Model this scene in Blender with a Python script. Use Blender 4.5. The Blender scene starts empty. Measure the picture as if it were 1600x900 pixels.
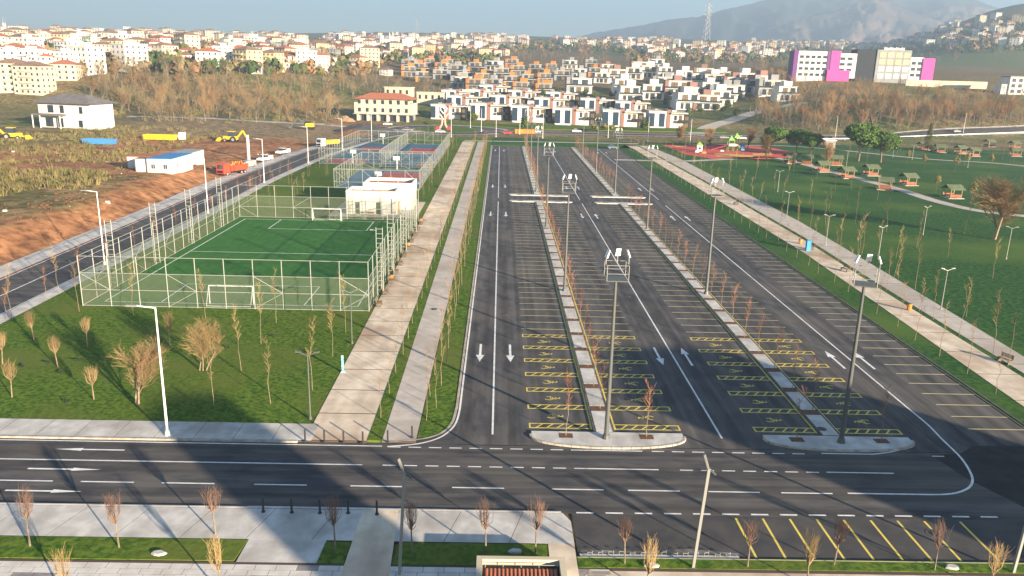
import bpy, math, random
import numpy as np
from mathutils import Vector, Matrix
random.seed(7)
S = bpy.context.scene
COL = S.collection
R = math.radians
# ------------------------------------------------------------------ camera (drone at 28 m over the near pavement)
FPX, CAMH = 1244.0, 28.0
XR = np.array((0.9995997, 0.02093487, 0.01903059)); DR = np.array((-0.01278548, -0.26578311, 0.96394806)); UP = np.array((0.02523814, -0.96380552, -0.26540905))
cam = bpy.data.objects.new('camera', bpy.data.cameras.new('camera')); COL.objects.link(cam)
cam.data.sensor_width = 36; cam.data.lens = 36 * FPX / 1600; cam.data.clip_start = 0.5; cam.data.clip_end = 40000
rt, dn, fw = [Vector((XR[i], DR[i], UP[i])) for i in range(3)]
cam.matrix_world = Matrix.Translation((0, 0, CAMH)) @ Matrix((rt, -dn, -fw)).transposed().to_4x4()
S.camera = cam
# ------------------------------------------------------------------ sky, sun, exposure
SUN_EL, SUN_AZ = R(11.5), math.atan2(0.66, -0.75)          # azimuth of the sun measured from +Y towards +X
w = bpy.data.worlds.new('World'); S.world = w; w.use_nodes = True
nt = w.node_tree; nt.nodes.clear()
sky = nt.nodes.new('ShaderNodeTexSky'); sky.sky_type = 'NISHITA'; sky.sun_disc = False
sky.sun_elevation = SUN_EL; sky.sun_rotation = SUN_AZ; sky.air_density = 1.0; sky.dust_density = 0.35; sky.ozone_density = 4.0
bg = nt.nodes.new('ShaderNodeBackground'); bg.inputs['Strength'].default_value = 0.06
wo = nt.nodes.new('ShaderNodeOutputWorld')
nt.links.new(sky.outputs[0], bg.inputs['Color']); nt.links.new(bg.outputs[0], wo.inputs['Surface'])
sun = bpy.data.objects.new('sun', bpy.data.lights.new('sun', 'SUN')); COL.objects.link(sun)
sun.data.energy = 5.0; sun.data.angle = R(0.53); sun.data.color = (1.0, 0.82, 0.6)
sd = Vector((math.sin(SUN_AZ) * math.cos(SUN_EL), math.cos(SUN_AZ) * math.cos(SUN_EL), math.sin(SUN_EL)))
sun.rotation_euler = sd.to_track_quat('Z', 'Y').to_euler(); sun.location = (60, -70, 60)
S.view_settings.view_transform = 'Standard'; S.view_settings.look = 'None'; S.view_settings.gamma = 1; S.view_settings.exposure = 1.87
S.view_settings.use_curve_mapping = False
S.render.engine = 'CYCLES'
cy = S.cycles; cy.use_denoising = True; cy.max_bounces = 5; cy.diffuse_bounces = 2; cy.glossy_bounces = 2; cy.transmission_bounces = 2; cy.transparent_max_bounces = 12; cy.volume_bounces = 0
cy.sample_clamp_indirect = 4
# ------------------------------------------------------------------ terrain function and survey helpers
def sm(t): t = np.clip(t, 0, 1); return t * t * (3 - 2 * t)
def vnoise(x, y, s=0):
    xi = np.floor(x); yi = np.floor(y); fx = x - xi; fy = y - yi
    def h(a, b): v = np.sin(a * 127.1 + b * 311.7 + s * 74.7) * 43758.5453; return v - np.floor(v)
    fx = fx * fx * (3 - 2 * fx); fy = fy * fy * (3 - 2 * fy)
    return (h(xi, yi) * (1 - fx) + h(xi + 1, yi) * fx) * (1 - fy) + (h(xi, yi + 1) * (1 - fx) + h(xi + 1, yi + 1) * fx) * fy
def fbm(x, y, s=0, o=3): return sum(vnoise(x * 2 ** k, y * 2 ** k, s + k) / 2 ** k for k in range(o)) / sum(1 / 2 ** k for k in range(o))
PY = [0, 415, 450, 520, 600, 700, 850, 1100, 1500, 2200, 3000, 3600, 4600, 7000, 9000]
PZ = [0, 0, 1.5, 7, 13, 20, 29, 43, 64, 100, 142, 165, 140, 0, 0]
def T(x, y):
    x = np.asarray(x, float); y = np.asarray(y, float)
    p = np.interp(y, PY, PZ)
    far = sm((y - 900) / 1500)
    p = p * (1 - 0.27 * sm(-x / 1600) * far)
    p = p + 12 * sm((np.abs(x - 20) - 95) / 130) * sm((y - 400) / 90) * (1 - sm((y - 650) / 500))
    p = p + 125 * sm((x / np.maximum(y, 1) - .44) / .2) * sm((y - 900) / 1300) * (1 - sm((y - 3400) / 1200))
    p = p + far * 22 * (fbm(x / 420, y / 420, 3) - .5) + sm((y - 430) / 200) * 3 * (fbm(x / 90, y / 90, 5) - .5)
    lb = sm((-67.8 - x - 6 * sm((y - 170) / 60)) / 9) * sm((y - 40) / 30)
    p = p + lb * (2.6 * (1 - .8 * sm((y - 185) / 45)) + .8 * (fbm(x / 14, y / 14, 9) - .4))
    p = p + sm((-100 - x) / 60) * 1.2 * sm((y - 60) / 60)
    return p - 0.06
def ray(px, py):
    r = np.array([(px - 800) / FPX, (py - 450) / FPX, 1.0]); return np.array([r @ XR, r @ DR, r @ UP])
def g(px, py, z=0.0):
    d = ray(px, py); t = (z - CAMH) / d[2]; return Vector((d[0] * t, d[1] * t, z))
TS = np.geomspace(40, 7000, 1400)
def gt(px, py):
    d = ray(px, py); d = d / d[1]
    z = CAMH + d[2] * TS; tz = T(d[0] * TS, TS)
    k = np.argmax(z < tz)
    if z[k] >= tz[k]: return None
    if k > 0:
        a = z[k - 1] - tz[k - 1]; b = tz[k] - z[k]; t = TS[k - 1] + (TS[k] - TS[k - 1]) * a / (a + b + 1e-9)
    else: t = TS[0]
    return Vector((d[0] * t, t, float(T(d[0] * t, t))))
def mpp(p): return math.hypot(p.x, p.y) * 0.985 / FPX              # metres per photograph pixel at a place
# ------------------------------------------------------------------ materials
def mat(name, col, rough=.85, col2=None, scale=1.0, bump=0, detail=4, metal=0, spec=.3, col3=None, scale3=.05, stretch=None, streak=None, sk=.28):
    m = bpy.data.materials.new(name); m.use_nodes = True; n = m.node_tree; b = n.nodes['Principled BSDF']
    b.inputs['Roughness'].default_value = rough; b.inputs['Metallic'].default_value = metal; b.inputs['Specular IOR Level'].default_value = spec
    b.inputs['Base Color'].default_value = (*col, 1)
    if col2 or bump:
        geo = n.nodes.new('ShaderNodeNewGeometry'); src = geo.outputs['Position']
        if stretch:
            mp = n.nodes.new('ShaderNodeMapping'); mp.inputs['Scale'].default_value = stretch; n.links.new(src, mp.inputs[0]); src = mp.outputs[0]
        no = n.nodes.new('ShaderNodeTexNoise'); no.inputs['Scale'].default_value = scale; no.inputs['Detail'].default_value = detail; no.inputs['Roughness'].default_value = .58
        n.links.new(src, no.inputs['Vector'])
        if col2:
            mx = n.nodes.new('ShaderNodeMix'); mx.data_type = 'RGBA'; mx.inputs[6].default_value = (*col, 1); mx.inputs[7].default_value = (*col2, 1)
            cr = n.nodes.new('ShaderNodeMapRange'); cr.inputs[1].default_value = .4; cr.inputs[2].default_value = .6
            n.links.new(no.outputs['Fac'], cr.inputs[0]); n.links.new(cr.outputs[0], mx.inputs[0]); out = mx.outputs[2]
            if col3:
                n3 = n.nodes.new('ShaderNodeTexNoise'); n3.inputs['Scale'].default_value = scale3; n3.inputs['Detail'].default_value = 5; n.links.new(geo.outputs['Position'], n3.inputs['Vector'])
                c3 = n.nodes.new('ShaderNodeMapRange'); c3.inputs[1].default_value = .48; c3.inputs[2].default_value = .66; n.links.new(n3.outputs['Fac'], c3.inputs[0])
                m3 = n.nodes.new('ShaderNodeMix'); m3.data_type = 'RGBA'; m3.inputs[7].default_value = (*col3, 1); n.links.new(out, m3.inputs[6]); n.links.new(c3.outputs[0], m3.inputs[0]); out = m3.outputs[2]
            if streak:                                                  # tyre wear along the driving direction
                ms = n.nodes.new('ShaderNodeMapping'); ms.inputs['Scale'].default_value = streak; n.links.new(geo.outputs['Position'], ms.inputs[0]); ns = n.nodes.new('ShaderNodeTexNoise'); ns.inputs['Scale'].default_value = 1; ns.inputs['Detail'].default_value = 3; n.links.new(ms.outputs[0], ns.inputs['Vector'])
                rs_ = n.nodes.new('ShaderNodeMapRange'); rs_.inputs[1].default_value = .38; rs_.inputs[2].default_value = .62; rs_.inputs[3].default_value = 1 - sk; rs_.inputs[4].default_value = 1 + sk; n.links.new(ns.outputs['Fac'], rs_.inputs[0])
                mv = n.nodes.new('ShaderNodeMix'); mv.data_type = 'RGBA'; mv.blend_type = 'MULTIPLY'; mv.inputs[0].default_value = 1; n.links.new(out, mv.inputs[6]); n.links.new(rs_.outputs[0], mv.inputs[7]); out = mv.outputs[2]
            n.links.new(out, b.inputs['Base Color'])
        if bump:
            bu = n.nodes.new('ShaderNodeBump'); bu.inputs['Strength'].default_value = bump; bu.inputs['Distance'].default_value = .05
            n.links.new(no.outputs['Fac'], bu.inputs['Height']); n.links.new(bu.outputs[0], b.inputs['Normal'])
    return m
M = {}
M['asphalt'] = mat('asphalt', (.045, .044, .046), .9, (.075, .07, .066), .35, .15, 8, col3=(.085, .078, .07), scale3=.045)
M['asphalt_lane'] = mat('asphalt_lane', (.045, .045, .049), .9, (.085, .079, .076), .8, .15, 9, col3=(.1, .09, .082), scale3=.07, stretch=(1, .3, 1), streak=(1.1, .015, 1))
M['asphalt_road'] = mat('asphalt_road', (.045, .044, .048), .9, (.085, .078, .073), .9, .15, 9, col3=(.1, .09, .08), scale3=.09, stretch=(.3, 1, 1), streak=(.015, 1.1, 1))
M['asphalt_new'] = mat('asphalt_new', (.016, .016, .018), .92, (.03, .029, .029), .6, .15, 8)
M['dust'] = mat('dust', (.06, .057, .053), .95, (.2, .19, .175), .5, .1, 8)
M['white_paint'] = mat('white_paint', (.74, .74, .72), .7, (.6, .59, .57), 1.5)
M['yellow_paint'] = mat('yellow_paint', (.72, .56, .08), .7, (.6, .47, .12), 2.0)
M['pale_yellow_paint'] = mat('pale_yellow_paint', (.66, .56, .24), .7, (.54, .46, .24), 1.2)
M['grass'] = mat('grass', (.035, .085, .01), .95, (.115, .17, .022), 2.6, .9, 8, col3=(.105, .135, .025), scale3=.09, spec=.1)
M['grass_park'] = mat('grass_park', (.012, .052, .014), .95, (.042, .112, .024), 1.6, .9, 9, col3=(.075, .13, .026), scale3=.035, spec=.1)
M['turf'] = mat('turf', (.034, .125, .028), .95, (.048, .15, .034), 1.2, .3, 6, spec=.1, stretch=(1, .3, 1))
M['concrete'] = mat('concrete', (.43, .41, .38), .9, (.53, .51, .48), .9, .1, 8, col3=(.36, .34, .31), scale3=.3, streak=(.9, .35, 1), sk=.09)
M['path_tan'] = mat('path_tan', (.53, .43, .32), .9, (.65, .55, .43), .5, .1, 8, col3=(.4, .29, .2), scale3=.1, streak=(.8, .2, 1), sk=.1)
M['path_grey'] = mat('path_grey', (.42, .37, .32), .9, (.5, .45, .39), .8, .1, 8, col3=(.36, .31, .26), scale3=.12)
M['joint'] = mat('joint', (.09, .06, .045), .95)
M['kerb'] = mat('kerb', (.3, .26, .21), .9, (.42, .38, .32), 1.5, .1)
M['kerb_dark'] = mat('kerb_dark', (.07, .07, .068), .9, (.11, .105, .1), 1.5, .1)
M['soil'] = mat('soil', (.1, .045, .022), .95, (.16, .08, .045), 5, .5)
M['paver'] = mat('paver', (.5, .46, .42), .9, (.6, .57, .53), .8, .05, 6)
M['paver_dark'] = mat('paver_dark', (.2, .19, .19), .9, (.27, .25, .24), 2, .05, 6)
M['galv'] = mat('galv', (.33, .34, .31), .5, metal=.35)
M['pole_dark'] = mat('pole_dark', (.11, .115, .11), .5, metal=.3)
M['pole_grey'] = mat('pole_grey', (.27, .27, .25), .5, metal=.3)
M['white_metal'] = mat('white_metal', (.74, .73, .7), .5)
M['bollard_black'] = mat('bollard_black', (.035, .035, .037), .5); M['black'] = mat('black', (.02, .02, .022), .5)
M['rubber'] = mat('rubber', (.02, .02, .02), .9)
M['white_wall'] = mat('white_wall', (.66, .64, .59), .85, (.57, .55, .5), .3); M['roof_pale'] = mat('roof_pale', (.5, .46, .4), .9, (.4, .37, .33), .4)
M['cream_wall'] = mat('cream_wall', (.55, .48, .36), .85, (.48, .42, .31), .2)
M['yellow_wall'] = mat('yellow_wall', (.5, .4, .23), .85, (.6, .5, .3), .2)
M['mint_wall'] = mat('mint_wall', (.55, .62, .45), .85)
M['pink_wall'] = mat('pink_wall', (.62, .45, .38), .85)
M['grey_wall'] = mat('grey_wall', (.27, .27, .27), .85, (.22, .22, .22), .3)
M['dark_wall'] = mat('dark_wall', (.016, .02, .027), .7)
M['blue_panel'] = mat('blue_panel', (.022, .04, .07), .35)
M['brown_panel'] = mat('brown_panel', (.24, .13, .105), .8)
M['orange_panel'] = mat('orange_panel', (.5, .17, .03), .7)
M['magenta'] = mat('magenta', (.55, .06, .27), .7); M['purple'] = mat('purple', (.13, .04, .17), .7)
M['glass'] = mat('glass', (.03, .045, .06), .12, spec=.6)
M['warm_glass'] = mat('warm_glass', (.16, .11, .06), .2, spec=.5)
M['roof_red'] = mat('roof_red', (.4, .13, .07), .85, (.32, .12, .07), .8)
M['roof_brown'] = mat('roof_brown', (.2, .12, .09), .85, (.28, .17, .12), .5)
M['roof_grey'] = mat('roof_grey', (.12, .11, .11), .8, (.16, .15, .14), .5)
M['roof_green'] = mat('roof_green', (.085, .11, .055), .8, (.12, .14, .08), 1)
M['wood_red'] = mat('wood_red', (.2, .06, .028), .7, (.26, .09, .04), 2)
M['wood'] = mat('wood', (.3, .2, .11), .8, (.23, .15, .08), 2)
M['bark'] = mat('bark', (.2, .165, .12), .95, (.14, .11, .08), 3)
M['bark_pale'] = mat('bark_pale', (.23, .18, .12), .95, (.16, .125, .085), 4)
M['bark_dark'] = mat('bark_dark', (.1, .08, .06), .95)
M['twig_red'] = mat('twig_red', (.27, .12, .065), .95); M['twig_tan'] = mat('twig_tan', (.25, .165, .085), .95)
M['twig_purple'] = mat('twig_purple', (.19, .115, .085), .95); M['twig_gold'] = mat('twig_gold', (.28, .195, .09), .95)
M['wood_a'] = mat('wood_a', (.21, .155, .08), .95); M['wood_b'] = mat('wood_b', (.26, .145, .062), .95); M['wood_c'] = mat('wood_c', (.11, .088, .058), .95)
M['leaf_dark'] = mat('leaf_dark', (.035, .07, .015), .9, (.06, .1, .02), .4); M['leaf_olive'] = mat('leaf_olive', (.1, .12, .025), .9, (.15, .14, .03), .4)
M['leaf_pine'] = mat('leaf_pine', (.05, .105, .015), .9, (.085, .15, .022), .5); M['leaf_yellow'] = mat('leaf_yellow', (.24, .22, .05), .9, (.18, .15, .05), 1)
M['dry'] = mat('dry', (.19, .14, .07), .95, (.12, .105, .045), .15)
M['safety_yellow'] = mat('safety_yellow', (.75, .45, .02), .5); M['truck_red'] = mat('truck_red', (.6, .06, .03), .5); M['car_white'] = mat('car_white', (.75, .75, .74), .3, spec=.5)
M['car_blue'] = mat('car_blue', (.04, .09, .13), .3, spec=.5); M['car_grey'] = mat('car_grey', (.25, .26, .27), .3, spec=.5); M['car_red'] = mat('car_red', (.5, .03, .04), .3, spec=.5)
M['tarp_blue'] = mat('tarp_blue', (.05, .2, .42), .6); M['orange'] = mat('orange', (.65, .2, .03), .6); M['lamp_glow'] = mat('lamp_glow', (.85, .85, .8), .3)
M['court_blue'] = mat('court_blue', (.05, .13, .19), .8, (.065, .15, .21), .5); M['court_red'] = mat('court_red', (.36, .06, .06), .8, (.42, .08, .07), .5)
M['play_red'] = mat('play_red', (.5, .06, .05), .85, (.58, .1, .07), .3); M['play_yellow'] = mat('play_yellow', (.6, .36, .08), .85)
M['play_green'] = mat('play_green', (.2, .4, .08), .6); M['play_blue'] = mat('play_blue', (.04, .25, .5), .6)
M['mountain'] = mat('mountain', (.04, .055, .05), .95, (.08, .075, .065), .0015, 0, 8, col3=(.035, .05, .045), scale3=.003); M['mountain_brown'] = mat('mountain_brown', (.18, .125, .1), .95, (.28, .2, .16), .003, 0, 8, col3=(.1, .085, .07), scale3=.004)
M['cyan'] = mat('cyan', (.25, .55, .6), .5); M['gravel'] = mat('gravel', (.035, .035, .04), .95, (.06, .06, .06), 3, .5)
M['boulder'] = mat('boulder', (.4, .385, .36), .9, (.48, .465, .44), 3, .3)
def mesh_mat(name, col, op):
    m = bpy.data.materials.new(name); m.use_nodes = True; n = m.node_tree; b = n.nodes['Principled BSDF']; b.inputs['Base Color'].default_value = (*col, 1); b.inputs['Roughness'].default_value = .7
    b.inputs['Alpha'].default_value = op; return m
M['wire'] = mesh_mat('wire', (.13, .16, .1), .3)
M['wire_dark'] = mesh_mat('wire_dark', (.1, .13, .12), .14)
# ------------------------------------------------------------------ mesh builder and object helpers
class MB:
    def __init__(s): s.v = []; s.f = []; s.m = []
    def quad(s, a, b, c, d, m=0): k = len(s.v); s.v += [tuple(a), tuple(b), tuple(c), tuple(d)]; s.f.append((k, k + 1, k + 2, k + 3)); s.m.append(m)
    def poly(s, pts, m=0): k = len(s.v); s.v += [tuple(p) for p in pts]; s.f.append(tuple(range(k, k + len(pts)))); s.m.append(m)
    def box(s, x0, x1, y0, y1, z0, z1, m=0, bev=0):
        k = len(s.v); t = bev
        s.v += [(x0, y0, z0), (x1, y0, z0), (x1, y1, z0), (x0, y1, z0), (x0 + t, y0 + t, z1), (x1 - t, y0 + t, z1), (x1 - t, y1 - t, z1), (x0 + t, y1 - t, z1)]
        for q in ((3, 2, 1, 0), (4, 5, 6, 7), (0, 1, 5, 4), (1, 2, 6, 5), (2, 3, 7, 6), (3, 0, 4, 7)): s.f.append(tuple(k + i for i in q)); s.m.append(m)
        return s
    def tube(s, a, b, r0, r1=None, n=6, m=0, cap=True):
        a = Vector(a); b = Vector(b); r1 = r0 if r1 is None else r1; d = (b - a)
        if d.length < 1e-6: return s
        d.normalize(); u = d.orthogonal().normalized(); v = d.cross(u); k = len(s.v)
        for p, r in ((a, r0), (b, r1)):
            for i in range(n): t = 2 * math.pi * i / n; q = p + (u * math.cos(t) + v * math.sin(t)) * r; s.v.append((q.x, q.y, q.z))
        for i in range(n): j = (i + 1) % n; s.f.append((k + i, k + j, k + n + j, k + n + i)); s.m.append(m)
        if cap: s.f.append(tuple(k + n + i for i in range(n))); s.m.append(m); s.f.append(tuple(k + n - 1 - i for i in range(n))); s.m.append(m)
        return s
    def bar(s, a, b, w, h=None, m=0):                             # square section bar
        h = h or w; a = Vector(a); b = Vector(b); d = (b - a).normalized(); u = d.cross(Vector((0, 0, 1)))
        if u.length < 1e-3: u = Vector((1, 0, 0))
        u.normalize(); v = u.cross(d); k = len(s.v)
        for p in (a, b):
            for (i, j) in ((-1, -1), (1, -1), (1, 1), (-1, 1)): q = p + u * (i * w / 2) + v * (j * h / 2); s.v.append((q.x, q.y, q.z))
        for q in ((0, 1, 5, 4), (1, 2, 6, 5), (2, 3, 7, 6), (3, 0, 4, 7), (3, 2, 1, 0), (4, 5, 6, 7)): s.f.append(tuple(k + i for i in q)); s.m.append(m)
        return s
    def prism(s, pts, z0, z1, m=0, mside=None):
        k = len(s.v); n = len(pts); s.v += [(p[0], p[1], z0) for p in pts] + [(p[0], p[1], z1) for p in pts]
        s.f.append(tuple(k + n + i for i in range(n))); s.m.append(m)
        for i in range(n): j = (i + 1) % n; s.f.append((k + i, k + j, k + n + j, k + n + i)); s.m.append(m if mside is None else mside)
        return s
    def side(s, pts, y0, y1, m=0):                                # polygon in x,z extruded along y
        k = len(s.v); n = len(pts); s.v += [(p[0], y0, p[1]) for p in pts] + [(p[0], y1, p[1]) for p in pts]
        s.f.append(tuple(k + i for i in range(n))); s.m.append(m); s.f.append(tuple(k + 2 * n - 1 - i for i in range(n))); s.m.append(m)
        for i in range(n): j = (i + 1) % n; s.f.append((k + j, k + i, k + n + i, k + n + j)); s.m.append(m)
        return s
    def mesh(s, name, mats):
        me = bpy.data.meshes.new(name); me.from_pydata(s.v, [], s.f)
        for q in (mats if isinstance(mats, (list, tuple)) else [mats]): me.materials.append(M[q] if isinstance(q, str) else q)
        if any(s.m): me.polygons.foreach_set('material_index', s.m)
        me.update(); return me
    def build(s, name, mats, parent=None, loc=None, rz=0): return link(name, s.mesh(name, mats), parent, loc, rz)
def link(name, me, parent=None, loc=None, rz=0):
    o = bpy.data.objects.new(name, me); COL.objects.link(o); o.parent = parent
    if loc is not None: o.location = loc
    if rz: o.rotation_euler.z = rz
    return o
def tag(o, label=None, cat=None, group=None, kind=None):
    if label: o['label'] = label
    if cat: o['category'] = cat
    if group: o['group'] = group
    if kind: o['kind'] = kind
    return o
def thing(name, label, cat, loc=(0, 0, 0), rz=0, group=None): return tag(link(name, None, None, loc, rz), label, cat, group)
def dup(root, loc, rz=0, label=None, group=None, scale=None):
    r = root.copy(); COL.objects.link(r); r.location = loc; r.rotation_euler.z = rz
    if scale: r.scale = scale if hasattr(scale, '__len__') else (scale,) * 3
    if label: r['label'] = label
    if group: r['group'] = group
    for ch in list(root.children):
        c = ch.copy(); COL.objects.link(c); c.parent = r
        for gch in list(ch.children): d = gch.copy(); COL.objects.link(d); d.parent = c
    return r
OW = 'first second third fourth fifth sixth seventh eighth ninth tenth eleventh twelfth thirteenth fourteenth fifteenth sixteenth seventeenth eighteenth nineteenth twentieth'.split()
def nth(i): return OW[i] if i < 20 else '%d%s' % (i + 1, {1: 'st', 2: 'nd', 3: 'rd'}.get((i + 1) % 10 if (i + 1) // 10 % 10 != 1 else 0, 'th'))
def struct(name, mb, m, kind='structure'): return tag(mb.build(name, m), kind=kind)
def ribbon(pts, wd, z, mb=None, m=0, terr=False):
    mb = mb or MB(); pts = [Vector((p[0], p[1], 0)) for p in pts]; L = []
    for i, p in enumerate(pts):
        d = (pts[min(i + 1, len(pts) - 1)] - pts[max(i - 1, 0)]).normalized(); n = Vector((-d.y, d.x, 0)) * wd / 2; L.append((p + n, p - n))
    zz = (lambda q: float(T(q.x, q.y)) + .06 + z) if terr else (lambda q: z)
    for (a, b), (c, d) in zip(L, L[1:]): mb.quad((b.x, b.y, zz(b)), (d.x, d.y, zz(d)), (c.x, c.y, zz(c)), (a.x, a.y, zz(a)), m)
    return mb
def smooth(pts, k=6):
    pts = [Vector((p[0], p[1])) for p in pts]; out = []
    for i in range(len(pts) - 1):
        p0, p1, p2, p3 = pts[max(i - 1, 0)], pts[i], pts[i + 1], pts[min(i + 2, len(pts) - 1)]
        for j in range(k):
            t = j / k; out.append(.5 * ((2 * p1) + (p2 - p0) * t + (2 * p0 - 5 * p1 + 4 * p2 - p3) * t * t + (3 * p1 - p0 - 3 * p2 + p3) * t ** 3))
    return out + [pts[-1]]
# ------------------------------------------------------------------ terrain sheet
xs = np.unique(np.concatenate([np.arange(-210, -62, 2.2), np.arange(-62, 150, 8), np.arange(150, 400, 10), np.geomspace(210, 6500, 70) * -1, np.geomspace(400, 6500, 60)]))
ys = np.unique(np.concatenate([np.arange(-500, 60, 40), np.arange(60, 330, 2.6), np.arange(330, 700, 7), np.geomspace(700, 8400, 110)]))
GX, GY = np.meshgrid(xs, ys); GZ = T(GX, GY)
nx, ny = len(xs), len(ys)
verts = np.stack([GX.ravel(), GY.ravel(), GZ.ravel()], 1)
ii = np.arange(nx * ny).reshape(ny, nx); faces = np.stack([ii[:-1, :-1], ii[:-1, 1:], ii[1:, 1:], ii[1:, :-1]], -1).reshape(-1, 4)
me = bpy.data.meshes.new('ground'); me.from_pydata(verts.tolist(), [], faces.tolist())
def mixc(a, b, t): return a * (1 - t[..., None]) + np.array(b) * t[..., None]
n1 = fbm(GX / 40, GY / 40, 11, 4); n2 = fbm(GX / 9, GY / 9, 21, 4); n3 = fbm(GX / 250, GY / 250, 31, 4)
c = np.zeros(GX.shape + (3,)) + np.array((.15, .12, .05))
c = mixc(c, (.1, .12, .03), sm((n1 - .45) / .2)); c = mixc(c, (.24, .17, .08), sm((n2 - .52) / .2))
farm = sm((GY - 500) / 200); c = mixc(c, (.16, .105, .055), farm * .7); c = mixc(c, (.09, .12, .035), farm * sm((n3 - .52) / .12) * .8)
left = (GX < -60) & (GY < 420) & (GY > 60)
q = sm((GX + 112 + 14 * (n1 - .5)) / 8) * sm((-GX - 62) / 2) * (GY < 330); edge = -86 - 9 * np.sin(GY / 31)
bank = sm((GX - edge + 10 * (n2 - .5)) / 5) * left; bank = np.maximum(bank, sm((GY - 178 + 16 * (n1 - .5)) / 10) * (1 - sm((GY - 300) / 25)) * sm((GX + 150 + 25 * (n1 - .5)) / 20) * left)
c = mixc(c, (.33, .16, .075), bank); c = mixc(c, (.23, .11, .055), bank * sm((n2 - .45) / .2))
c = mixc(c, (.22, .16, .09), sm((GY - 290) / 30) * (1 - sm((GY - 380) / 30)) * sm((GX + 170) / 30) * left)
ca = me.color_attributes.new('soil_tint', 'FLOAT_COLOR', 'POINT'); ca.data.foreach_set('color', np.concatenate([c.reshape(-1, 3), np.ones((nx * ny, 1))], 1).astype(np.float32).ravel())
me.polygons.foreach_set('use_smooth', [True] * len(faces))
mg = mat('ground_soil', (.2, .15, .08), .95, (.3, .25, .15), .5, .6, 9, spec=.1); n = mg.node_tree
at = n.nodes.new('ShaderNodeAttribute'); at.attribute_name = 'soil_tint'; mu = n.nodes.new('ShaderNodeMix'); mu.data_type = 'RGBA'; mu.blend_type = 'MULTIPLY'; mu.inputs[0].default_value = 1
no = [k for k in n.nodes if k.bl_idname == 'ShaderNodeTexNoise'][0]; rr = n.nodes.new('ShaderNodeMapRange'); rr.inputs[1].default_value = .36; rr.inputs[2].default_value = .64; rr.inputs[3].default_value = .5; rr.inputs[4].default_value = 1.5
n.links.new(no.outputs['Fac'], rr.inputs[0]); n.links.new(at.outputs['Color'], mu.inputs[6]); n.links.new(rr.outputs[0], mu.inputs[7]); n.links.new(mu.outputs[2], n.nodes['Principled BSDF'].inputs['Base Color'])
me.materials.append(mg); tag(link('ground', me), kind='structure')
# mountains
def mountain(name, prof, dist, depth, seed, mm='mountain'):
    px = [p[0] for p in prof]; X = np.linspace(px[0], px[-1], 150); ridge = np.interp(X, px, [p[1] for p in prof])
    vs, fs = [], []; K = 40
    for a, (x, yr) in enumerate(zip(X, ridge)):
        d = ray(x, yr); top = CAMH + d[2] / d[1] * dist; dx = d[0] / d[1]
        for k in range(K + 1):
            t = k / K; y = dist - depth * (1 - t) * 1.0 if t <= 1 else dist
            prof_t = t ** 1.25; nz = (fbm(np.array(x / 26 + t * 1.5), np.array(t * 5 + seed), seed, 5) - .5)
            z = 60 + (top - 60) * prof_t + nz * (top - 60) * .5 * math.sin(math.pi * min(t, 1)) + (fbm(np.array(x / 9.), np.array(t * 8.), seed + 4, 3) - .5) * 16 * t
            vs.append((dx * y, y, float(z)))
        vs.append((dx * (dist + depth * .4), dist + depth * .4, 40))
    K2 = K + 2
    for a in range(len(X) - 1):
        for k in range(K2 - 1): fs.append((a * K2 + k, (a + 1) * K2 + k, (a + 1) * K2 + k + 1, a * K2 + k + 1))
    me = bpy.data.meshes.new(name); me.from_pydata(vs, [], fs); me.materials.append(M[mm]); me.polygons.foreach_set('use_smooth', [True] * len(fs)); tag(link(name, me), kind='structure')
mountain('mountain', [(860, 75), (915, 54), (960, 46), (1010, 38), (1060, 28), (1090, 27), (1130, 15), (1175, 6), (1215, -5), (1270, -14), (1330, -22), (1390, -18), (1440, -14), (1490, -8), (1530, 2), (1560, 12), (1600, 30), (1680, 50)], 6600, 2600, 2)
mountain('mountain', [(1150, 70), (1200, 45), (1250, 31), (1300, 20), (1335, 6), (1360, -2), (1385, 2), (1420, 16), (1460, 30), (1500, 42), (1560, 55)], 5200, 1300, 5, 'mountain_brown')
mountain('mountain', [(1380, 50), (1430, 24), (1480, 10), (1515, 8), (1550, 12), (1580, 22), (1640, 40)], 5600, 1200, 8, 'mountain_brown')
mountain('hills', [(-200, 53), (-60, 52), (60, 53), (150, 52), (190, 49), (230, 48), (280, 50), (350, 53), (480, 55), (620, 57), (760, 59), (900, 60), (1000, 62)], 6900, 1500, 12)
# ------------------------------------------------------------------ lawns, pitch, courts
def sheet(name, pts, z, m, kind='structure', parent=None):
    mb = MB(); mb.prism([(p[0], p[1]) for p in pts], z - .3 if z > .05 else z - .003, z); o = mb.build(name, m, parent)
    if not parent: tag(o, kind=kind)
    return o
sheet('lawn', [(-54.7, 59), (-14.55, 59), (-14.55, 318), (-3.3, 318), (-3.3, 336), (-36, 340), (-46, 318), (-52, 285), (-54.7, 240)], .08, 'grass')
sheet('lawn', [(-9.75, 56.2), (-8.65, 56.2), (-8.65, 318), (-9.75, 318)], .13, 'grass')
sheet('road_corner', [(-8.8, 55.4), (-3.0, 55.4), (-3.0, 63), (-3.4, 63), (-3.8, 58.9), (-5.2, 57.2), (-6.8, 56.3)], .006, 'asphalt_road')
sheet('lawn', [(-5.95, 56.6), (-4.6, 57.35), (-3.9, 58.4), (-3.5, 60), (-3.35, 62.5), (-3.3, 318), (-5.95, 318)], .09, 'grass')
sheet('lawn', [(44.95, 62), (46.95, 60), (48.6, 92), (50.3, 127), (50.4, 300), (49.4, 318), (44.95, 303)], .08, 'grass_park')
sheet('lawn', [(51.4, 60), (52.1, 60), (53.6, 105), (55.1, 140), (55.8, 216), (55, 300), (54.2, 300), (54.8, 212), (54.2, 138), (52.6, 103)], .08, 'grass_park')
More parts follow.
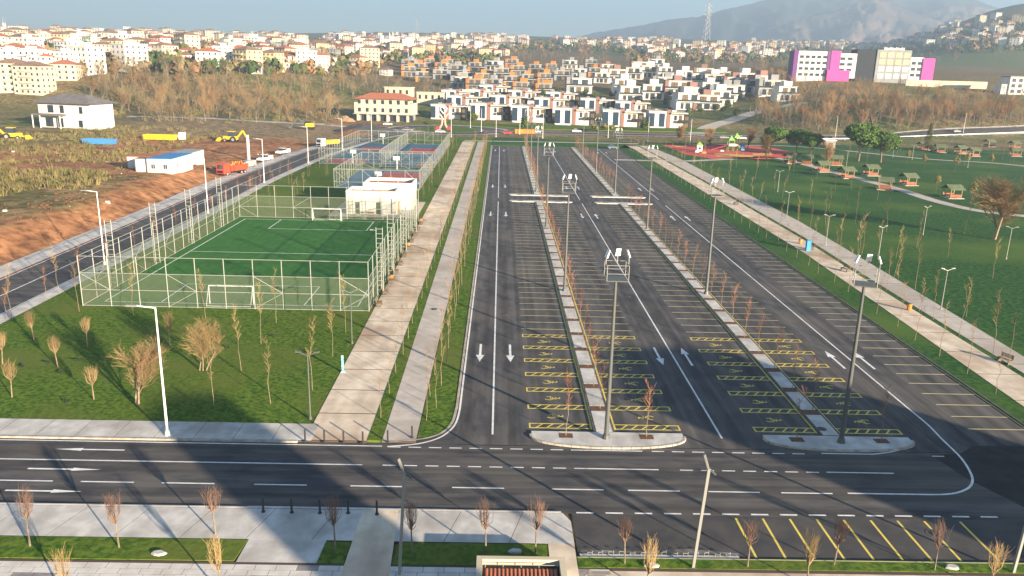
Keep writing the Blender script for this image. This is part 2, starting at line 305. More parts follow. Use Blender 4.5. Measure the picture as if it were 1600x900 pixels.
sheet('lawn', [(54.4, 60), (150, 60), (230, 150), (250, 330), (120, 346), (56, 330), (55, 318), (61, 270), (60.8, 236), (60, 154), (57.9, 114), (55.7, 78)], .07, 'grass_park')
sheet('lawn', [(-3.2, 303), (56, 305), (56, 332), (0, 340), (-3.2, 336)], .08, 'grass_park')
for a, b in (((-34, 410), (110, 420)),):
    sheet('lawn', [(-36, 408), (-4, 400), (20, 391), (70, 394), (112, 399), (118, 424), (20, 422), (-40, 420)], .35, 'grass')
mb = MB(); mb.box(-48.1, -15.1, 89.9, 147.2, 0, .1); pitch = tag(mb.build('football_pitch', 'turf'), kind='structure')
def line(parent, x0, y0, x1, y1, wd, z, m='white_paint', name='painted_line'):
    mb = MB(); ribbon([(x0, y0), (x1, y1)], wd, z, mb); return mb.build(name, m, parent)
for a in ((-46.6, 91.5, -16.6, 91.5), (-46.6, 145.5, -16.6, 145.5), (-46.6, 91.5, -46.6, 145.5), (-16.6, 91.5, -16.6, 145.5), (-46.6, 118.5, -16.6, 118.5), (-40, 137, -23, 137), (-40, 137, -40, 145.5), (-23, 137, -23, 145.5), (-40, 100, -23, 100), (-40, 91.5, -40, 100), (-23, 91.5, -23, 100)):
    line(pitch, *a, .16, .106)
def court(name, x0, x1, y0, y1, reds):
    mb = MB(); mb.box(x0, x1, y0, y1, 0, .1); c = tag(mb.build(name, 'court_blue'), kind='structure')
    for (a, b, e, f) in reds:
        mb = MB(); mb.box(a, b, e, f, .05, .106); mb.build('painted_key', 'court_red', c)
        for s in ((a, e, b, e), (a, f, b, f), (a, e, a, f), (b, e, b, f)): line(c, *s, .1, .111)
    return c
court('basketball_court', -38.2, -18.8, 186, 224, [(-31, -20, 206, 217), (-31, -26, 188, 194)])
court('basketball_court', -52, -34.5, 233, 300, [(-51, -40, 236, 247), (-48, -38, 272, 284)])
court('tennis_court', -34, -18.8, 229, 300, [(-31, -21, 268, 284), (-24, -19.5, 232, 240)])
# ------------------------------------------------------------------ asphalt
lot = sheet('parking_lot', [(-3.1, 56), (44.7, 56), (44.7, 303), (-3.1, 303)], .004, 'asphalt_lane')
road = sheet('road', [(-75, 46.3), (60, 46.3), (60, 55.9), (-75, 55.9)], .008, 'asphalt_road')
sheet('road_patch', [(33.8, 55.6), (34.2, 53.8), (34.5, 52.2), (35.2, 50.5), (36.1, 48.5), (36.6, 47.2), (37.6, 45.4), (38, 44), (60, 44), (60, 57.6), (38.2, 57.3), (36.4, 55.9)], .011, 'asphalt_new')
bay = sheet('parking_bay', [(5.2, 41.35), (60, 41.35), (60, 46.32), (5.2, 46.32)], .006, 'asphalt')
sheet('dusty_asphalt', [(5.4, 41.4), (14.6, 41.45), (15, 42.1), (12, 42.5), (9, 42.2), (5.4, 42.3)], .01, 'dust')
LR = smooth([(-59.9, 40), (-59.9, 100), (-60.2, 150), (-61.2, 190), (-60.5, 230), (-59, 262), (-55, 300), (-48, 335), (-36, 362), (-26, 376)], 6)
struct('left_road', ribbon(LR, 9.0, .02, terr=True), 'asphalt_road')
for o_, z_ in ((4.3, .026), (-4.3, .026), (0, .026)):
    pts = []
    for i, p in enumerate(LR):
        d = (LR[min(i + 1, len(LR) - 1)] - LR[max(i - 1, 0)]).normalized(); pts.append(p + Vector((d.y, -d.x)) * o_)
    tag(ribbon(pts[:-8], .18, z_, terr=True).build('edge_line', 'white_paint'), kind='structure')
def offs(P, o): return [P[i] + Vector(((P[min(i + 1, len(P) - 1)] - P[max(i - 1, 0)]).normalized().y, -(P[min(i + 1, len(P) - 1)] - P[max(i - 1, 0)]).normalized().x)) * o for i in range(len(P))]
struct('pavement', ribbon(offs(LR, 5.6)[:-10], 1.9, .14, terr=True), 'concrete'); struct('pavement', ribbon(offs(LR, -6.4)[:38], 3.6, .14, terr=True), 'concrete')
# roundabout and far roads
rc = g(700, 203)
def disc(name, r0, r1, z, m, n=40):
    mb = MB()
    for i in range(n):
        a, b = 2 * math.pi * i / n, 2 * math.pi * (i + 1) / n
        mb.quad((rc.x + r0 * math.cos(a), rc.y + r0 * math.sin(a), z), (rc.x + r1 * math.cos(a), rc.y + r1 * math.sin(a), z), (rc.x + r1 * math.cos(b), rc.y + r1 * math.sin(b), z), (rc.x + r0 * math.cos(b), rc.y + r0 * math.sin(b), z))
    return struct(name, mb, m)
disc('roundabout_road', 16.5, 27, .03, 'asphalt'); disc('roundabout_kerb', 15.8, 16.5, .16, 'concrete'); disc('roundabout_lawn', 0, 15.8, .2, 'grass'); disc('roundabout_pavement', 27, 29, .1, 'concrete')
FR = smooth([gt(*p).xy for p in ((760, 207), (900, 209), (1000, 211), (1100, 213), (1200, 215), (1320, 214), (1450, 209), (1600, 203), (1750, 196))])
struct('far_road', ribbon(FR, 9.5, .05, terr=True), 'asphalt'); struct('far_pavement', ribbon(offs(FR, 6.2), 2.2, .14, terr=True), 'concrete'); struct('far_pavement', ribbon(offs(FR, -6.2), 2.0, .14, terr=True), 'concrete')
FL = smooth([g(660, 206).xy, g(600, 202).xy, g(520, 197).xy, g(400, 192).xy, g(200, 188).xy], 5)
struct('far_road', ribbon(FL, 7, .045, terr=True), 'path_grey')
HP = [gt(*p) for p in ((1085, 212), (1110, 198), (1150, 186), (1180, 176), (1215, 168), (1260, 160))]
struct('hill_road', ribbon(smooth([p.xy for p in HP]), 9, .15, terr=True), 'path_grey')
struct('soil_verge', ribbon(offs(FR, -9.6)[:20], 4.5, .2, terr=True), 'soil')
struct('hill_lawn', ribbon(smooth([gt(*p).xy for p in ((830, 147), (880, 151), (940, 156), (1000, 161), (1050, 168))]), 16, .2, terr=True), 'grass')
# ------------------------------------------------------------------ pavements, slabs and kerbs
box_cache = {}
def bx(parent, name, x, y, z, sx, sy, sz, m, rz=0):                 # shared unit block, scaled; z is the bottom
    k = (m,)
    if k not in box_cache: box_cache[k] = MB().box(-.5, .5, -.5, .5, 0, 1).mesh('block', m)
    o = link(name, box_cache[k], parent, (x, y, z), rz); o.scale = (sx, sy, sz); return o
pw = sheet('pavement', [(-75, 55.95), (-14.58, 55.95), (-14.58, 58.95), (-75, 58.95)], .116, 'joint')
x = -74.0
while x < -14.6: bx(pw, 'slab', x + 1.49, 57.48, .095, 2.96, 2.9, .025, 'concrete'); x += 3
x = -60.0
while x < -15: bx(pw, 'kerb_stone', x + .5, 55.85, 0, .97, .2, .15, 'kerb'); x += 1
p1 = sheet('path', [(-14.55, 56.0), (-9.75, 56.0), (-9.75, 316), (-14.55, 316)], .106, 'joint')
y = 56.1
while y < 315: bx(p1, 'slab', -12.15, y + 2.46, .08, 4.75, 4.84, .03, 'path_tan'); y += 5
p2 = sheet('path', [(-8.62, 56.1), (-6.0, 56.1), (-6.0, 316), (-8.62, 316)], .106, 'joint')
y = 56.2
while y < 315: bx(p2, 'slab', -7.31, y + 4.99, .08, 2.58, 9.96, .03, 'path_grey'); y += 10
def path_slabs(name, Lp, Rp, step, m):
    o = sheet(name, Lp + Rp[::-1], .106, 'joint')
    fx = lambda P, y: float(np.interp(y, [p[1] for p in P], [p[0] for p in P])); y = Lp[0][1]
    while y < Lp[-1][1] - step:
        mb = MB(); a, b = y + .07, y + step - .07; mb.prism([(fx(Lp, a), a), (fx(Rp, a), a), (fx(Rp, b), b), (fx(Lp, b), b)], .08, .11); mb.build('slab', m, o); y += step
path_slabs('path', [(46.95, 60), (48.6, 92), (50.3, 127), (50.4, 194), (50.4, 300), (49.4, 320)], [(51.4, 60), (52.6, 103), (54.2, 138), (54.8, 212), (54.2, 300), (53.4, 320)], 6.5, 'path_tan')
path_slabs('path', [(52.1, 60), (53.6, 105), (55.1, 140), (55.8, 216), (55, 300), (54.4, 318)], [(54.4, 60), (55.7, 78), (57.9, 114), (60, 154), (60.8, 236), (61, 270), (55, 318)][:6] + [(58, 318)], 8, 'path_grey')
for nm, P, wd in (('park_path', [(960, 250), (1060, 252), (1120, 250), (1200, 246), (1260, 258), (1320, 274), (1400, 295), (1460, 314), (1530, 330), (1620, 340)], 3.4), ('park_path', [(1290, 232), (1370, 241), (1450, 249), (1550, 255), (1620, 262)], 2.6), ('park_path', [(1100, 228), (1220, 228), (1330, 236)], 2)):
    struct(nm, ribbon(smooth([g(*p).xy for p in P]), wd, .1), 'path_grey')
struct('far_path', ribbon([(-14, 320), (56, 325)], 2.6, .1), 'concrete')
# long kerbs of the lot
for nm, x0, x1, y0, y1, m in (('kerb', -3.3, -3.12, 62.5, 303, 'kerb'), ('kerb', 44.72, 44.92, 60.5, 303, 'kerb_dark')):
    struct(nm, MB().box(x0, x1, y0, y1, -.1, .13), m)
struct('kerb', ribbon(smooth([(-3.21, 62.5), (-3.35, 60), (-3.75, 58.4), (-4.5, 57.25), (-5.9, 56.45), (-8.6, 55.95)]), .2, .13), 'kerb')
# near side pavement
np_ = sheet('pavement', [(-60, 42.65), (4.2, 42.65), (5.05, 41.0), (5.05, 45.2), (4.6, 46.2), (-60, 46.2)], .121, 'joint')
x = -58.0
while x < 3.5:
    a, b = x, x + 3.96; sk = .9
    mb = MB(); b2 = min(b, 4.3); col = 'path_grey' if -8.6 < x + 1 < -6.1 else 'concrete'
    mb.prism([(a - sk, 42.68), (b2 - sk, 42.68), (b2, 46.15), (a, 46.15)], .095, .125); mb.build('slab', col, np_); x += 4
sheet('pavement_end', [(3.3, 42.66), (5.06, 42.6), (5.06, 45.2), (4.6, 46.17), (4.1, 46.17)], .127, 'concrete')
sheet('pavement_link', [(-14.75, 40.2), (-10.12, 40.2), (-10.02, 42.72), (-14.7, 42.72)], .122, 'concrete')
sheet('paved_path', [(-8.5, 39), (-5.75, 39), (-6.1, 46.18), (-8.4, 46.18)], .131, 'path_tan')
struct('kerb', MB().box(-60, 4.5, 46.2, 46.36, 0, .14), 'concrete')
for nm, P in (('planting_bed', [(-60, 40.45), (-14.9, 40.45), (-14.75, 42.6), (-60, 42.6)]), ('planting_bed', [(-10.1, 40.35), (-8.55, 40.35), (-8.5, 42.5), (-10.0, 42.5)]), ('planting_bed', [(-5.7, 40.3), (3.3, 40.35), (3.4, 42.55), (-5.6, 42.55)]), ('planting_bed', [(5.1, 40.3), (60, 40.35), (60, 41.2), (5.1, 41.2)])): sheet(nm, P, .15, 'grass')
struct('kerb', MB().box(5.1, 60, 41.2, 41.34, 0, .13), 'pale_yellow_paint')
fp = sheet('paved_terrace', [(-60, 10), (60, 10), (60, 40.36), (-60, 40.36)], .123, 'joint')
x = -33.0; rnd = random.Random(3)
while x < 6:
    for r_ in range(4):
        bx(fp, 'paving_stone', x + .6 + (.3 if r_ % 2 else 0), 38.32 + r_ * .52, .098, 1.17, .49, .03, 'paver_dark' if rnd.random() < .07 else 'paver')
    x += 1.2
bx(fp, 'paving_strip', 26, 38.3, .098, 41, 3.4, .03, 'path_tan')
sheet('paved_link', [(3.45, 37), (5.05, 37), (5.05, 42.7), (3.45, 42.7)], .133, 'path_tan')
# ------------------------------------------------------------------ medians and islands
def median(name, x0, x1, y0, y1):
    o = tag(MB().box(x0, x1, y0, y1, 0, .13).build(name, 'kerb_dark'), kind='structure'); y = y0 + .2; k = 0
    while y < y1 - 1:
        bx(o, 'slab', (x0 + x1) / 2, y + 2.0, .12, x1 - x0 - .4, min(3.9, y1 - y - .3), .03, 'concrete'); bx(o, 'soil_pit', (x0 + x1) / 2, y + 4.5, .115, x1 - x0 - .4, .8, .025, 'soil'); y += 5
    return o
for a in (('median', 8.02, 9.72, 58.2, 172.6), ('median', 26.4, 28.1, 58.2, 172.6), ('median', 8.02, 9.72, 183.4, 300), ('median', 26.4, 28.1, 183.4, 300)): median(*a)
def island(x0, x1, yt, yb, pits):
    c = (x0 + x1) / 2; hw = (x1 - x0) / 2
    pts = [(x0, yt), (x0, yt - .5)] + [(c + hw * math.sin(t) * 1.0, yt - .5 - (yt - yb - .5) * math.cos(t) ** .8) for t in [(-1 + k / 12) * math.pi / 2 for k in range(1, 24)]] + [(x1, yt - .5), (x1, yt)]
    o = tag(MB().prism(pts, 0, .145).build('traffic_island', 'concrete'), kind='structure')
    for i in range(1, len(pts) - 2):
        a = Vector((*pts[i], 0)); b = Vector((*pts[i + 1], 0)); d = (b - a); n = Vector((d.y, -d.x, 0)).normalized() * .09
        if d.length > .1: bx(o, 'kerb_stone', *((a + b) / 2 + n)[:], d.length - .03, .18, .16, 'kerb', math.atan2(d.y, d.x))
    for px_ in pits: bx(o, 'soil_pit', px_, yt - .75, .14, 1.1, .8, .012, 'soil')
island(3.0, 15.1, 58.3, 55.75, (5.7, 12.1)); island(21.6, 33.4, 58.3, 55.95, (24.1, 30.9))
for x0, x1 in ((2.7, 15.6), (21.5, 33.3)):
    for y0 in (172.6, 181.6):
        o = tag(MB().prism([(x0 + .8 * (1 - math.cos(t)) if 0 else x0, y0), (x1, y0), (x1 + .6, y0 + .9), (x1, y0 + 1.8), (x0, y0 + 1.8), (x0 - .6, y0 + .9)], 0, .15).build('traffic_island', 'concrete'), kind='structure')
        for px_ in (x0 + 2, x1 - 2.5): bx(o, 'soil_pit', px_, y0 + .9, .14, 1.3, .8, .015, 'soil')
# ------------------------------------------------------------------ painted markings (children of the surface they lie on)
lm = {}
def pl(parent, name, x, y, sx, sy, m, z=.013, rz=0):
    if m not in lm: mb = MB(); mb.quad((-.5, -.5, 0), (.5, -.5, 0), (.5, .5, 0), (-.5, .5, 0)); lm[m] = mb.mesh('paint', m)
    o = link(name, lm[m], parent, (x, y, z), rz); o.scale = (sx, sy, 1); return o
ROWS = [(2.85, 7.95, 1), (9.78, 15.2, 1), (21.3, 26.33, 1), (28.15, 33.45, 1), (39.5, 44.65, 0)]
stalls = []
for x0, x1, dis in ROWS:
    ylist = [84.6 + 2.5 * k for k in range(36)] + [184.5 + 2.5 * k for k in range(47)]
    if not dis: ylist = [60.4 + 2.5 * k for k in range(97)]
    stalls += [(y, x0, x1) for y in ylist]
stalls.sort(); farmb = MB()
for i, (y, x0, x1) in enumerate(stalls):
    if i < 290: pl(lot, 'stall_line', (x0 + x1) / 2, y, x1 - x0, .12, 'pale_yellow_paint')
    else: farmb.quad((x0, y - .06, .009), (x1, y - .06, .009), (x1, y + .06, .009), (x0, y + .06, .009))
tag(farmb.build('far_stall_lines', 'pale_yellow_paint', lot), kind='stuff')
for x in (7.93, 9.82, 26.3, 28.22):
    for y0, y1 in ((59, 172.4), (183.6, 299)): pl(lot, 'bay_end_line', x, (y0 + y1) / 2, .14, y1 - y0, 'yellow_paint', .016)
pl(lot, 'bay_end_line', 44.6, 180, .14, 240, 'yellow_paint', .016)
def hatch(x0, x1, flip):
    mb = MB(); L = x1 - x0; D = .95; wd = .13
    for a, b, c_, d in ((0, L, 0, wd), (0, L, D - wd, D), (0, wd, wd, D - wd), (L - wd, L, wd, D - wd)): mb.quad((a, c_, 0), (b, c_, 0), (b, d, 0), (a, d, 0))
    k = .5
    while k < L - .7: mb.quad((k, wd, 0), (k + .16, wd, 0), (k + .71, D - wd, 0), (k + .55, D - wd, 0)); k += .85
    return mb.mesh('hatched_bay', 'yellow_paint')
def wheelchair():
    mb = MB()
    for i in range(10):
        a, b = -2.6 + i * .46, -2.6 + (i + 1) * .46
        mb.quad((.36 * math.cos(a), .36 * math.sin(a), 0), (.47 * math.cos(a), .47 * math.sin(a), 0), (.47 * math.cos(b), .47 * math.sin(b), 0), (.36 * math.cos(b), .36 * math.sin(b), 0))
    for a in ((.1, -.1, .62, .0), (.1, .05, .2, .5), (.5, -.3, .62, .02), (.62, -.12, 1.05, 0), (.95, .0, 1.05, .25), (.55, .12, .75, .24)): mb.quad((a[0], a[1], 0), (a[2], a[1], 0), (a[2], a[3], 0), (a[0], a[3], 0))
    return mb.mesh('wheelchair_symbol', 'yellow_paint')
wc = wheelchair()
for x0, x1, dis in ROWS[:4]:
    hm = hatch(x0, x1, 0)
    for k in range(7):
        y = 59.1 + 3.78 * k; link('hatched_bay', hm, lot, (x0, y, .013))
        if k < 6:
            o = link('wheelchair_symbol', wc, lot, ((x0 + x1) / 2 - (.6 if x0 in (2.85, 21.3) else -.6), y + 2.35, .013)); o.rotation_euler.z = 0 if x0 in (2.85, 21.3) else math.pi; o.scale = (.95, .9, 1)
def arrow_mesh(L, sw, hw, hl):
    mb = MB(); mb.quad((-sw, -L / 2, 0), (sw, -L / 2, 0), (sw, L / 2 - hl, 0), (-sw, L / 2 - hl, 0)); mb.poly([(-hw, L / 2 - hl, 0), (hw, L / 2 - hl, 0), (0, L / 2, 0)]); return mb.mesh('lane_arrow', 'white_paint')
am = arrow_mesh(5.2, .12, .42, 1.9)
for y in (76.6, 157, 196, 285):
    for x, up in ((-1.55, 0), (1.5, 0), (16.7, 0), (19.6, 1), (34.9, 1), (37.9, 1)): link('lane_arrow', am, lot, (x, y, .013), 0 if up else math.pi)
am2 = arrow_mesh(5.1, .09, .22, 2.0)
for x, y, r in ((-29.9, 54.1, 90), (-30.2, 51.1, -90), (-30.0, 48.1, -90)): link('lane_arrow', am2, road, (x, y, .015), R(r))
for x in (-.1, 18.2): 
    for y0, y1 in ((57.8, 172.5), (177.5, 300)): pl(lot, 'lane_line', x, (y0 + y1) / 2, .16, y1 - y0, 'white_paint')
for y0, y1 in ((64.2, 172.5), (180, 298)): pl(lot, 'lane_line', 36.5, (y0 + y1) / 2, .16, y1 - y0, 'white_paint')
ribbon(smooth([(36.5, 64.25), (36.5, 61), (36.25, 58.5), (36.0, 55.3), (35.4, 52.9), (34.7, 51.4), (33.6, 50.3), (31.9, 49.6), (29, 49.5), (24.8, 49.5)]), .17, .016).build('curved_edge_line', 'white_paint', road)
ribbon([(-2.85, 302)] + smooth([(-2.93, 63.5), (-2.95, 62.0), (-3.1, 59.9), (-3.5, 58.4), (-4.3, 57.0), (-5.8, 55.95), (-8.1, 55.4)]), .16, .017).build('edge_line', 'white_paint', lot)
pl(road, 'edge_line', -41, 55.45, 65, .14, 'white_paint', .015); pl(road, 'centre_line', -41, 52.45, 63, .14, 'white_paint', .015)
x = -8.0
while x < 34:                                                       # broken lines across the junction
    for y in (55.35, 52.45):
        if y == 55.35 and (6.5 < x < 11.5 or 24.5 < x < 33): continue
        if y == 52.45 and (6.3 < x < 12.2 or 24.2 < x): continue
        pl(road, 'broken_line', x + .45, y, .95, .13, 'white_paint', .015)
    x += 1.55
for a, b, y in ((6.9, 11.4, 55.35), (6.6, 12.1, 52.45), (24.5, 29.5, 52.5), (25.3, 29.3, 55.5)): pl(road, 'lane_line', (a + b) / 2, y, b - a, .14, 'white_paint', .015)
ribbon(smooth([(29.3, 55.5), (30.8, 55.9), (32.4, 56.6)]), .14, .016).build('edge_line', 'white_paint', road)
for x in (-46, -40, -33.5, -28, -22.5, -16.2, -9.6, -2.6, 4.3, 9.6, 15.2, 20.3): pl(road, 'dashed_line', x + 1.6, 49.42, 3.6, .14, 'white_paint', .015)
pl(road, 'edge_line', -9.5, 46.55, 13, .14, 'white_paint', .015)
x = 5.6
while x < 33: pl(road, 'broken_line', x + .5, 46.42 + (x - 5.6) * .01, 1.15, .16, 'white_paint', .015); x += 1.93
for k in range(9): pl(bay, 'bay_line', 15.95 + k * 1.78 + (.6 if k > 7 else 0), 43.85, .15, 4.4, 'yellow_paint', .011)
pl(bay, 'bay_end_line', 38, 41.5, 44, .12, 'yellow_paint', .011)
for x, y, r_ in ((11.7, 65.3, .45), (26.9, 59.6, .4), (28.3, 44.6, .5), (1.0, 90, .4), (-7.4, 91, .35), (17, 99, .4)):
    mb = MB(); mb.prism([(r_ * math.cos(t * math.pi / 8), r_ * math.sin(t * math.pi / 8)) for t in range(16)], 0, .016); mb.prism([(r_ * .7 * math.cos(t * math.pi / 8), r_ * .7 * math.sin(t * math.pi / 8)) for t in range(16)], 0, .022, 1)
    z_ = .14 if (x, y) in ((26.9, 59.6), (-7.4, 91)) else .008
    tag(mb.build('manhole_cover', ['kerb_dark', 'black'], None, (x, y, z_)), {11.7: 'round iron manhole cover in the hatched bays right of the left median', 26.9: 'round dark cover set in the concrete at the front of the right median', 28.3: 'round iron cover in the near yellow striped parking bay', 1.0: 'round iron cover in the leftmost lane of the car park', -7.4: 'small dark cover in the narrow grey footpath', 17: 'round iron cover in the middle lane of the car park'}[x], 'manhole cover')
# ------------------------------------------------------------------ trees: generators
def grow(mb, rs, p, d, L, r, lev, maxl, kids, spread, n=3, m=0, mt=None, up=.15, shrink=.68):
    segs = 2 if lev < maxl else 1; q = p
    mm = m if (mt is None or lev < 2) else mt
    for s_ in range(segs):
        d = (d + Vector((rs.uniform(-.14, .14), rs.uniform(-.14, .14), rs.uniform(-.05, .12)))).normalized(); e = q + d * (L / segs)
        mb.tube(q, e, r * (1 - .35 * s_ / segs), r * (1 - .35 * (s_ + 1) / segs) * (.5 if lev == maxl else 1), n if lev else n + 2, mm, False)
        if lev < maxl:
            for _ in range(kids if s_ == segs - 1 else max(1, kids - 2)):
                a = rs.uniform(0, 2 * math.pi); o = d.orthogonal().normalized(); o.rotate(Matrix.Rotation(a, 3, d))
                dd = (d + o * rs.uniform(.5, 1.1) * spread + Vector((0, 0, up))).normalized()
                grow(mb, rs, e if s_ == segs - 1 else q.lerp(e, rs.uniform(.4, 1)), dd, L * shrink * rs.uniform(.75, 1.15), r * .52, lev + 1, maxl, kids, spread, n, m, mt, up, shrink)
        q = e
def whip(seed, H, mats, full=.5, nb=26):
    rs = random.Random(seed); t = MB(); c_ = MB(); pts = [Vector((0, 0, 0))]
    for k in range(1, 7): pts.append(Vector((rs.uniform(-.05, .05) * k, rs.uniform(-.05, .05) * k, H * k / 6)))
    for k in range(6): t.tube(pts[k], pts[k + 1], .034 * (1 - k / 7.5), .034 * (1 - (k + 1) / 7.5), 5, 0, False)
    for k in range(nb):
        h = H * rs.uniform(1 - full, .97); i = min(5, int(h / H * 6)); b = pts[i].lerp(pts[i + 1], h / H * 6 - i)
        a = rs.uniform(0, 6.28); L = (1.0 - abs(h / H - (1 - full * .6)) * .9) * rs.uniform(.35, .85); d = Vector((math.cos(a) * .55, math.sin(a) * .55, .85)).normalized()
        e = b + d * L; c_.tube(b, e, .012, .007, 3, 0, False)
        for _ in range(3): s_ = b.lerp(e, rs.uniform(.3, 1)); c_.tube(s_, s_ + (d + Vector((rs.uniform(-.7, .7), rs.uniform(-.7, .7), rs.uniform(-.1, .5)))).normalized() * L * .55, .008, .004, 3, 0, False)
    return t.mesh('trunk', mats[0]), c_.mesh('crown', mats[1])
def lolly(seed, H=3.7, mats=('bark', 'twig_purple'), clear=.42, spread=.55, shoots=26):
    rs = random.Random(seed); t = MB(); c_ = MB(); h0 = H * clear; lean = Vector((rs.uniform(-.12, .12), rs.uniform(-.1, .1), 0))
    top = Vector((lean.x, lean.y, h0)); t.tube((0, 0, 0), top * .5, .06, .05, 6, 0, False); t.tube(top * .5, top, .05, .042, 6, 0, False)
    for k in range(shoots):
        a = rs.uniform(0, 6.28); s_ = rs.uniform(.1, 1) * spread; p = top + Vector((0, 0, rs.uniform(-.05, .25))); q = p + Vector((math.cos(a) * s_, math.sin(a) * s_, .35 + .35 * (1 - s_))) * .8
        e = q + Vector((math.cos(a) * s_ * .25, math.sin(a) * s_ * .25, (H - h0) * rs.uniform(.35, .62))); (t if k < 8 else c_).tube(p, q, .026, .018, 4, 0, False); c_.tube(q, e, .012, .005, 3, 0, False)
        for _ in range(4): u = q.lerp(e, rs.uniform(0, .8)); c_.tube(u, u + Vector((rs.uniform(-.3, .3), rs.uniform(-.3, .3), rs.uniform(.3, .7))), .008, .004, 3, 0, False)
    return t.mesh('trunk', mats[0]), c_.mesh('crown', mats[1])
def bare(seed, H, lv, kids, spread, r, mats, stems=1, up=.2, tw=.0, trunk=.3):
    rs = random.Random(seed); mb = MB()
    for s_ in range(stems): grow(mb, rs, Vector((s_ * .25, 0, 0)), Vector((rs.uniform(-.3, .3) * (stems > 1), rs.uniform(-.2, .2) * (stems > 1), 1)).normalized(), H * trunk, r, 0, lv, kids, spread, 3, 0, 1, up)
    zs = max(v[2] for v in mb.v); k = H / zs; mb.v = [(x * k, y * k, z * k) for x, y, z in mb.v]
    if tw:                                                          # fine outer twigs
        ends = [mb.v[i] for i in range(len(mb.v)) if mb.v[i][2] > H * .3]
        for _ in range(int(tw)):
            p = Vector(rs.choice(ends)); d = Vector((rs.uniform(-1, 1), rs.uniform(-1, 1), rs.uniform(-.3, 1.2))).normalized() * rs.uniform(.3, .9) * H / 14; o = d.orthogonal().normalized() * .009 * H / 8
            kk = len(mb.v); mb.v += [tuple(p - o), tuple(p + o), tuple(p + d)]; mb.f.append((kk, kk + 1, kk + 2)); mb.m.append(1)
    return mb.mesh('bare_tree', mats)
def leafy(seed, rx, rz, n, ls, lobes, mats, cz):
    rs = random.Random(seed); mb = MB(); L = [(Vector((rs.uniform(-.55, .55) * rx, rs.uniform(-.55, .55) * rx, cz + rs.uniform(-.35, .45) * rz)), rs.uniform(.35, .6)) for _ in range(lobes)]
    for _ in range(n):
        cc, s_ = rs.choice(L); d = Vector((rs.gauss(0, 1), rs.gauss(0, 1), rs.gauss(0, 1))).normalized(); p = cc + Vector((d.x * rx, d.y * rx, d.z * rz)) * s_ * rs.uniform(.72, 1.08)
        u = Vector((rs.uniform(-1, 1), rs.uniform(-1, 1), rs.uniform(-1, 1))).normalized() * ls * rs.uniform(.6, 1.3); v = u.cross(d + Vector((.01, .02, .03))).normalized() * ls * .6
        mb.quad(p - u - v, p + u - v, p + u + v, p - u + v, rs.random() < .3)
    return mb.mesh('crown', mats)
class Kind:                                                         # prototypes with trunk and crown meshes
    def __init__(s, meshes): s.ms = meshes; s.n = 0; s.j = None
    def put(s, name, label, cat, loc, group, sc=1.0, parts=True, lean=0):
        tm, cm = s.ms[s.n % len(s.ms)]; s.n += 1
        if parts:
            o = thing(name, label, cat, loc, random.uniform(0, 6.28), group); link('trunk', tm, o); link('crown', cm, o)
        else:
            if s.j is None:
                s.j = []
                for a, b in s.ms:
                    mb = MB()
                    for q, mi in ((a, 0), (b, 1)):
                        k = len(mb.v); mb.v += [tuple(v.co) for v in q.vertices]; mb.f += [tuple(k + i for i in p.vertices) for p in q.polygons]; mb.m += [mi] * len(q.polygons)
                    s.j.append(mb.mesh('sapling', [a.materials[0], b.materials[0]]))
            o = tag(link(name, s.j[s.n % len(s.j)], None, loc, random.uniform(0, 6.28)), label, cat, group)
        o.scale = (sc, sc, sc * random.uniform(.9, 1.1)); o.rotation_euler.x = random.uniform(-.05, .05) + lean; o.rotation_euler.y = random.uniform(-.05, .05); return o
KR = Kind([whip(20 + i, 5.0, ('bark_pale', 'twig_red'), .62, 30) for i in range(5)])
KP = Kind([whip(40 + i, 5.2, ('bark_pale', 'twig_tan'), .5, 14) for i in range(5)])
KG = Kind([whip(60 + i, 6.4, ('bark_pale', 'twig_gold'), .55, 30) for i in range(5)])
KL = Kind([lolly(80 + i) for i in range(5)]); KL2 = Kind([lolly(90 + i, 3.4, ('bark_pale', 'twig_tan')) for i in range(4)])
KY = Kind([lolly(110 + i, 3.6, ('bark_pale', 'twig_gold'), .3, .45, 22) for i in range(4)])
SIDE = {8.9: 'left', 27.25: 'right'}
for xm in (8.9, 27.25):
    ylist = [62.9 + 5 * k for k in range(22)] + [188.1 + 5 * k for k in range(22)]
    for i, y in enumerate(ylist):
        KR.put('red_twigged_sapling', 'slender red twigged sapling in the %s car park median, %s from the front road' % (SIDE[xm], nth(i)), 'tree', (xm + .15, y, .12), 'saplings in the car park medians', .95 if y < 172 else 1, y < 120)
for i, (x, y, w_) in enumerate(((5.7, 57.55, 'left pit of the left front traffic island'), (12.1, 57.55, 'right pit of the left front traffic island'), (24.1, 57.55, 'left pit of the right front traffic island'), (30.9, 57.55, 'right pit of the right front traffic island'))):
    KR.put('red_twigged_sapling', 'slender bare sapling in the ' + w_, 'tree', (x, y, .14), 'saplings in the car park medians', 1.0)
for i in range(51): KP.put('path_sapling', 'thin sapling in the grass strip between the two footpaths, %s from the front road' % nth(i), 'tree', (-9.25 + random.uniform(-.15, .15), 60.3 + 5 * i, .09), 'saplings along the footpaths', random.uniform(.8, 1.05), i < 14)
for i in range(98): KP.put('path_sapling', 'thin sapling on the verge beside the left lane, %s from the front road' % nth(i), 'tree', (-5.55 + .7 * (i % 2) + random.uniform(-.2, .2), 60.0 + 2.5 * i, .09), 'saplings along the footpaths', random.uniform(.8, 1.1), i < 24)
for i in range(48): y = 63 + 5 * i; KP.put('verge_sapling', 'thin sapling on the grass verge right of the car park, %s from the front' % nth(i), 'tree', (float(np.interp(y, [60, 92, 127, 300], [46.0, 46.9, 47.8, 48.0])) + random.uniform(-.3, .3), y, .08), 'saplings on the right verge', random.uniform(.9, 1.15), i < 12)
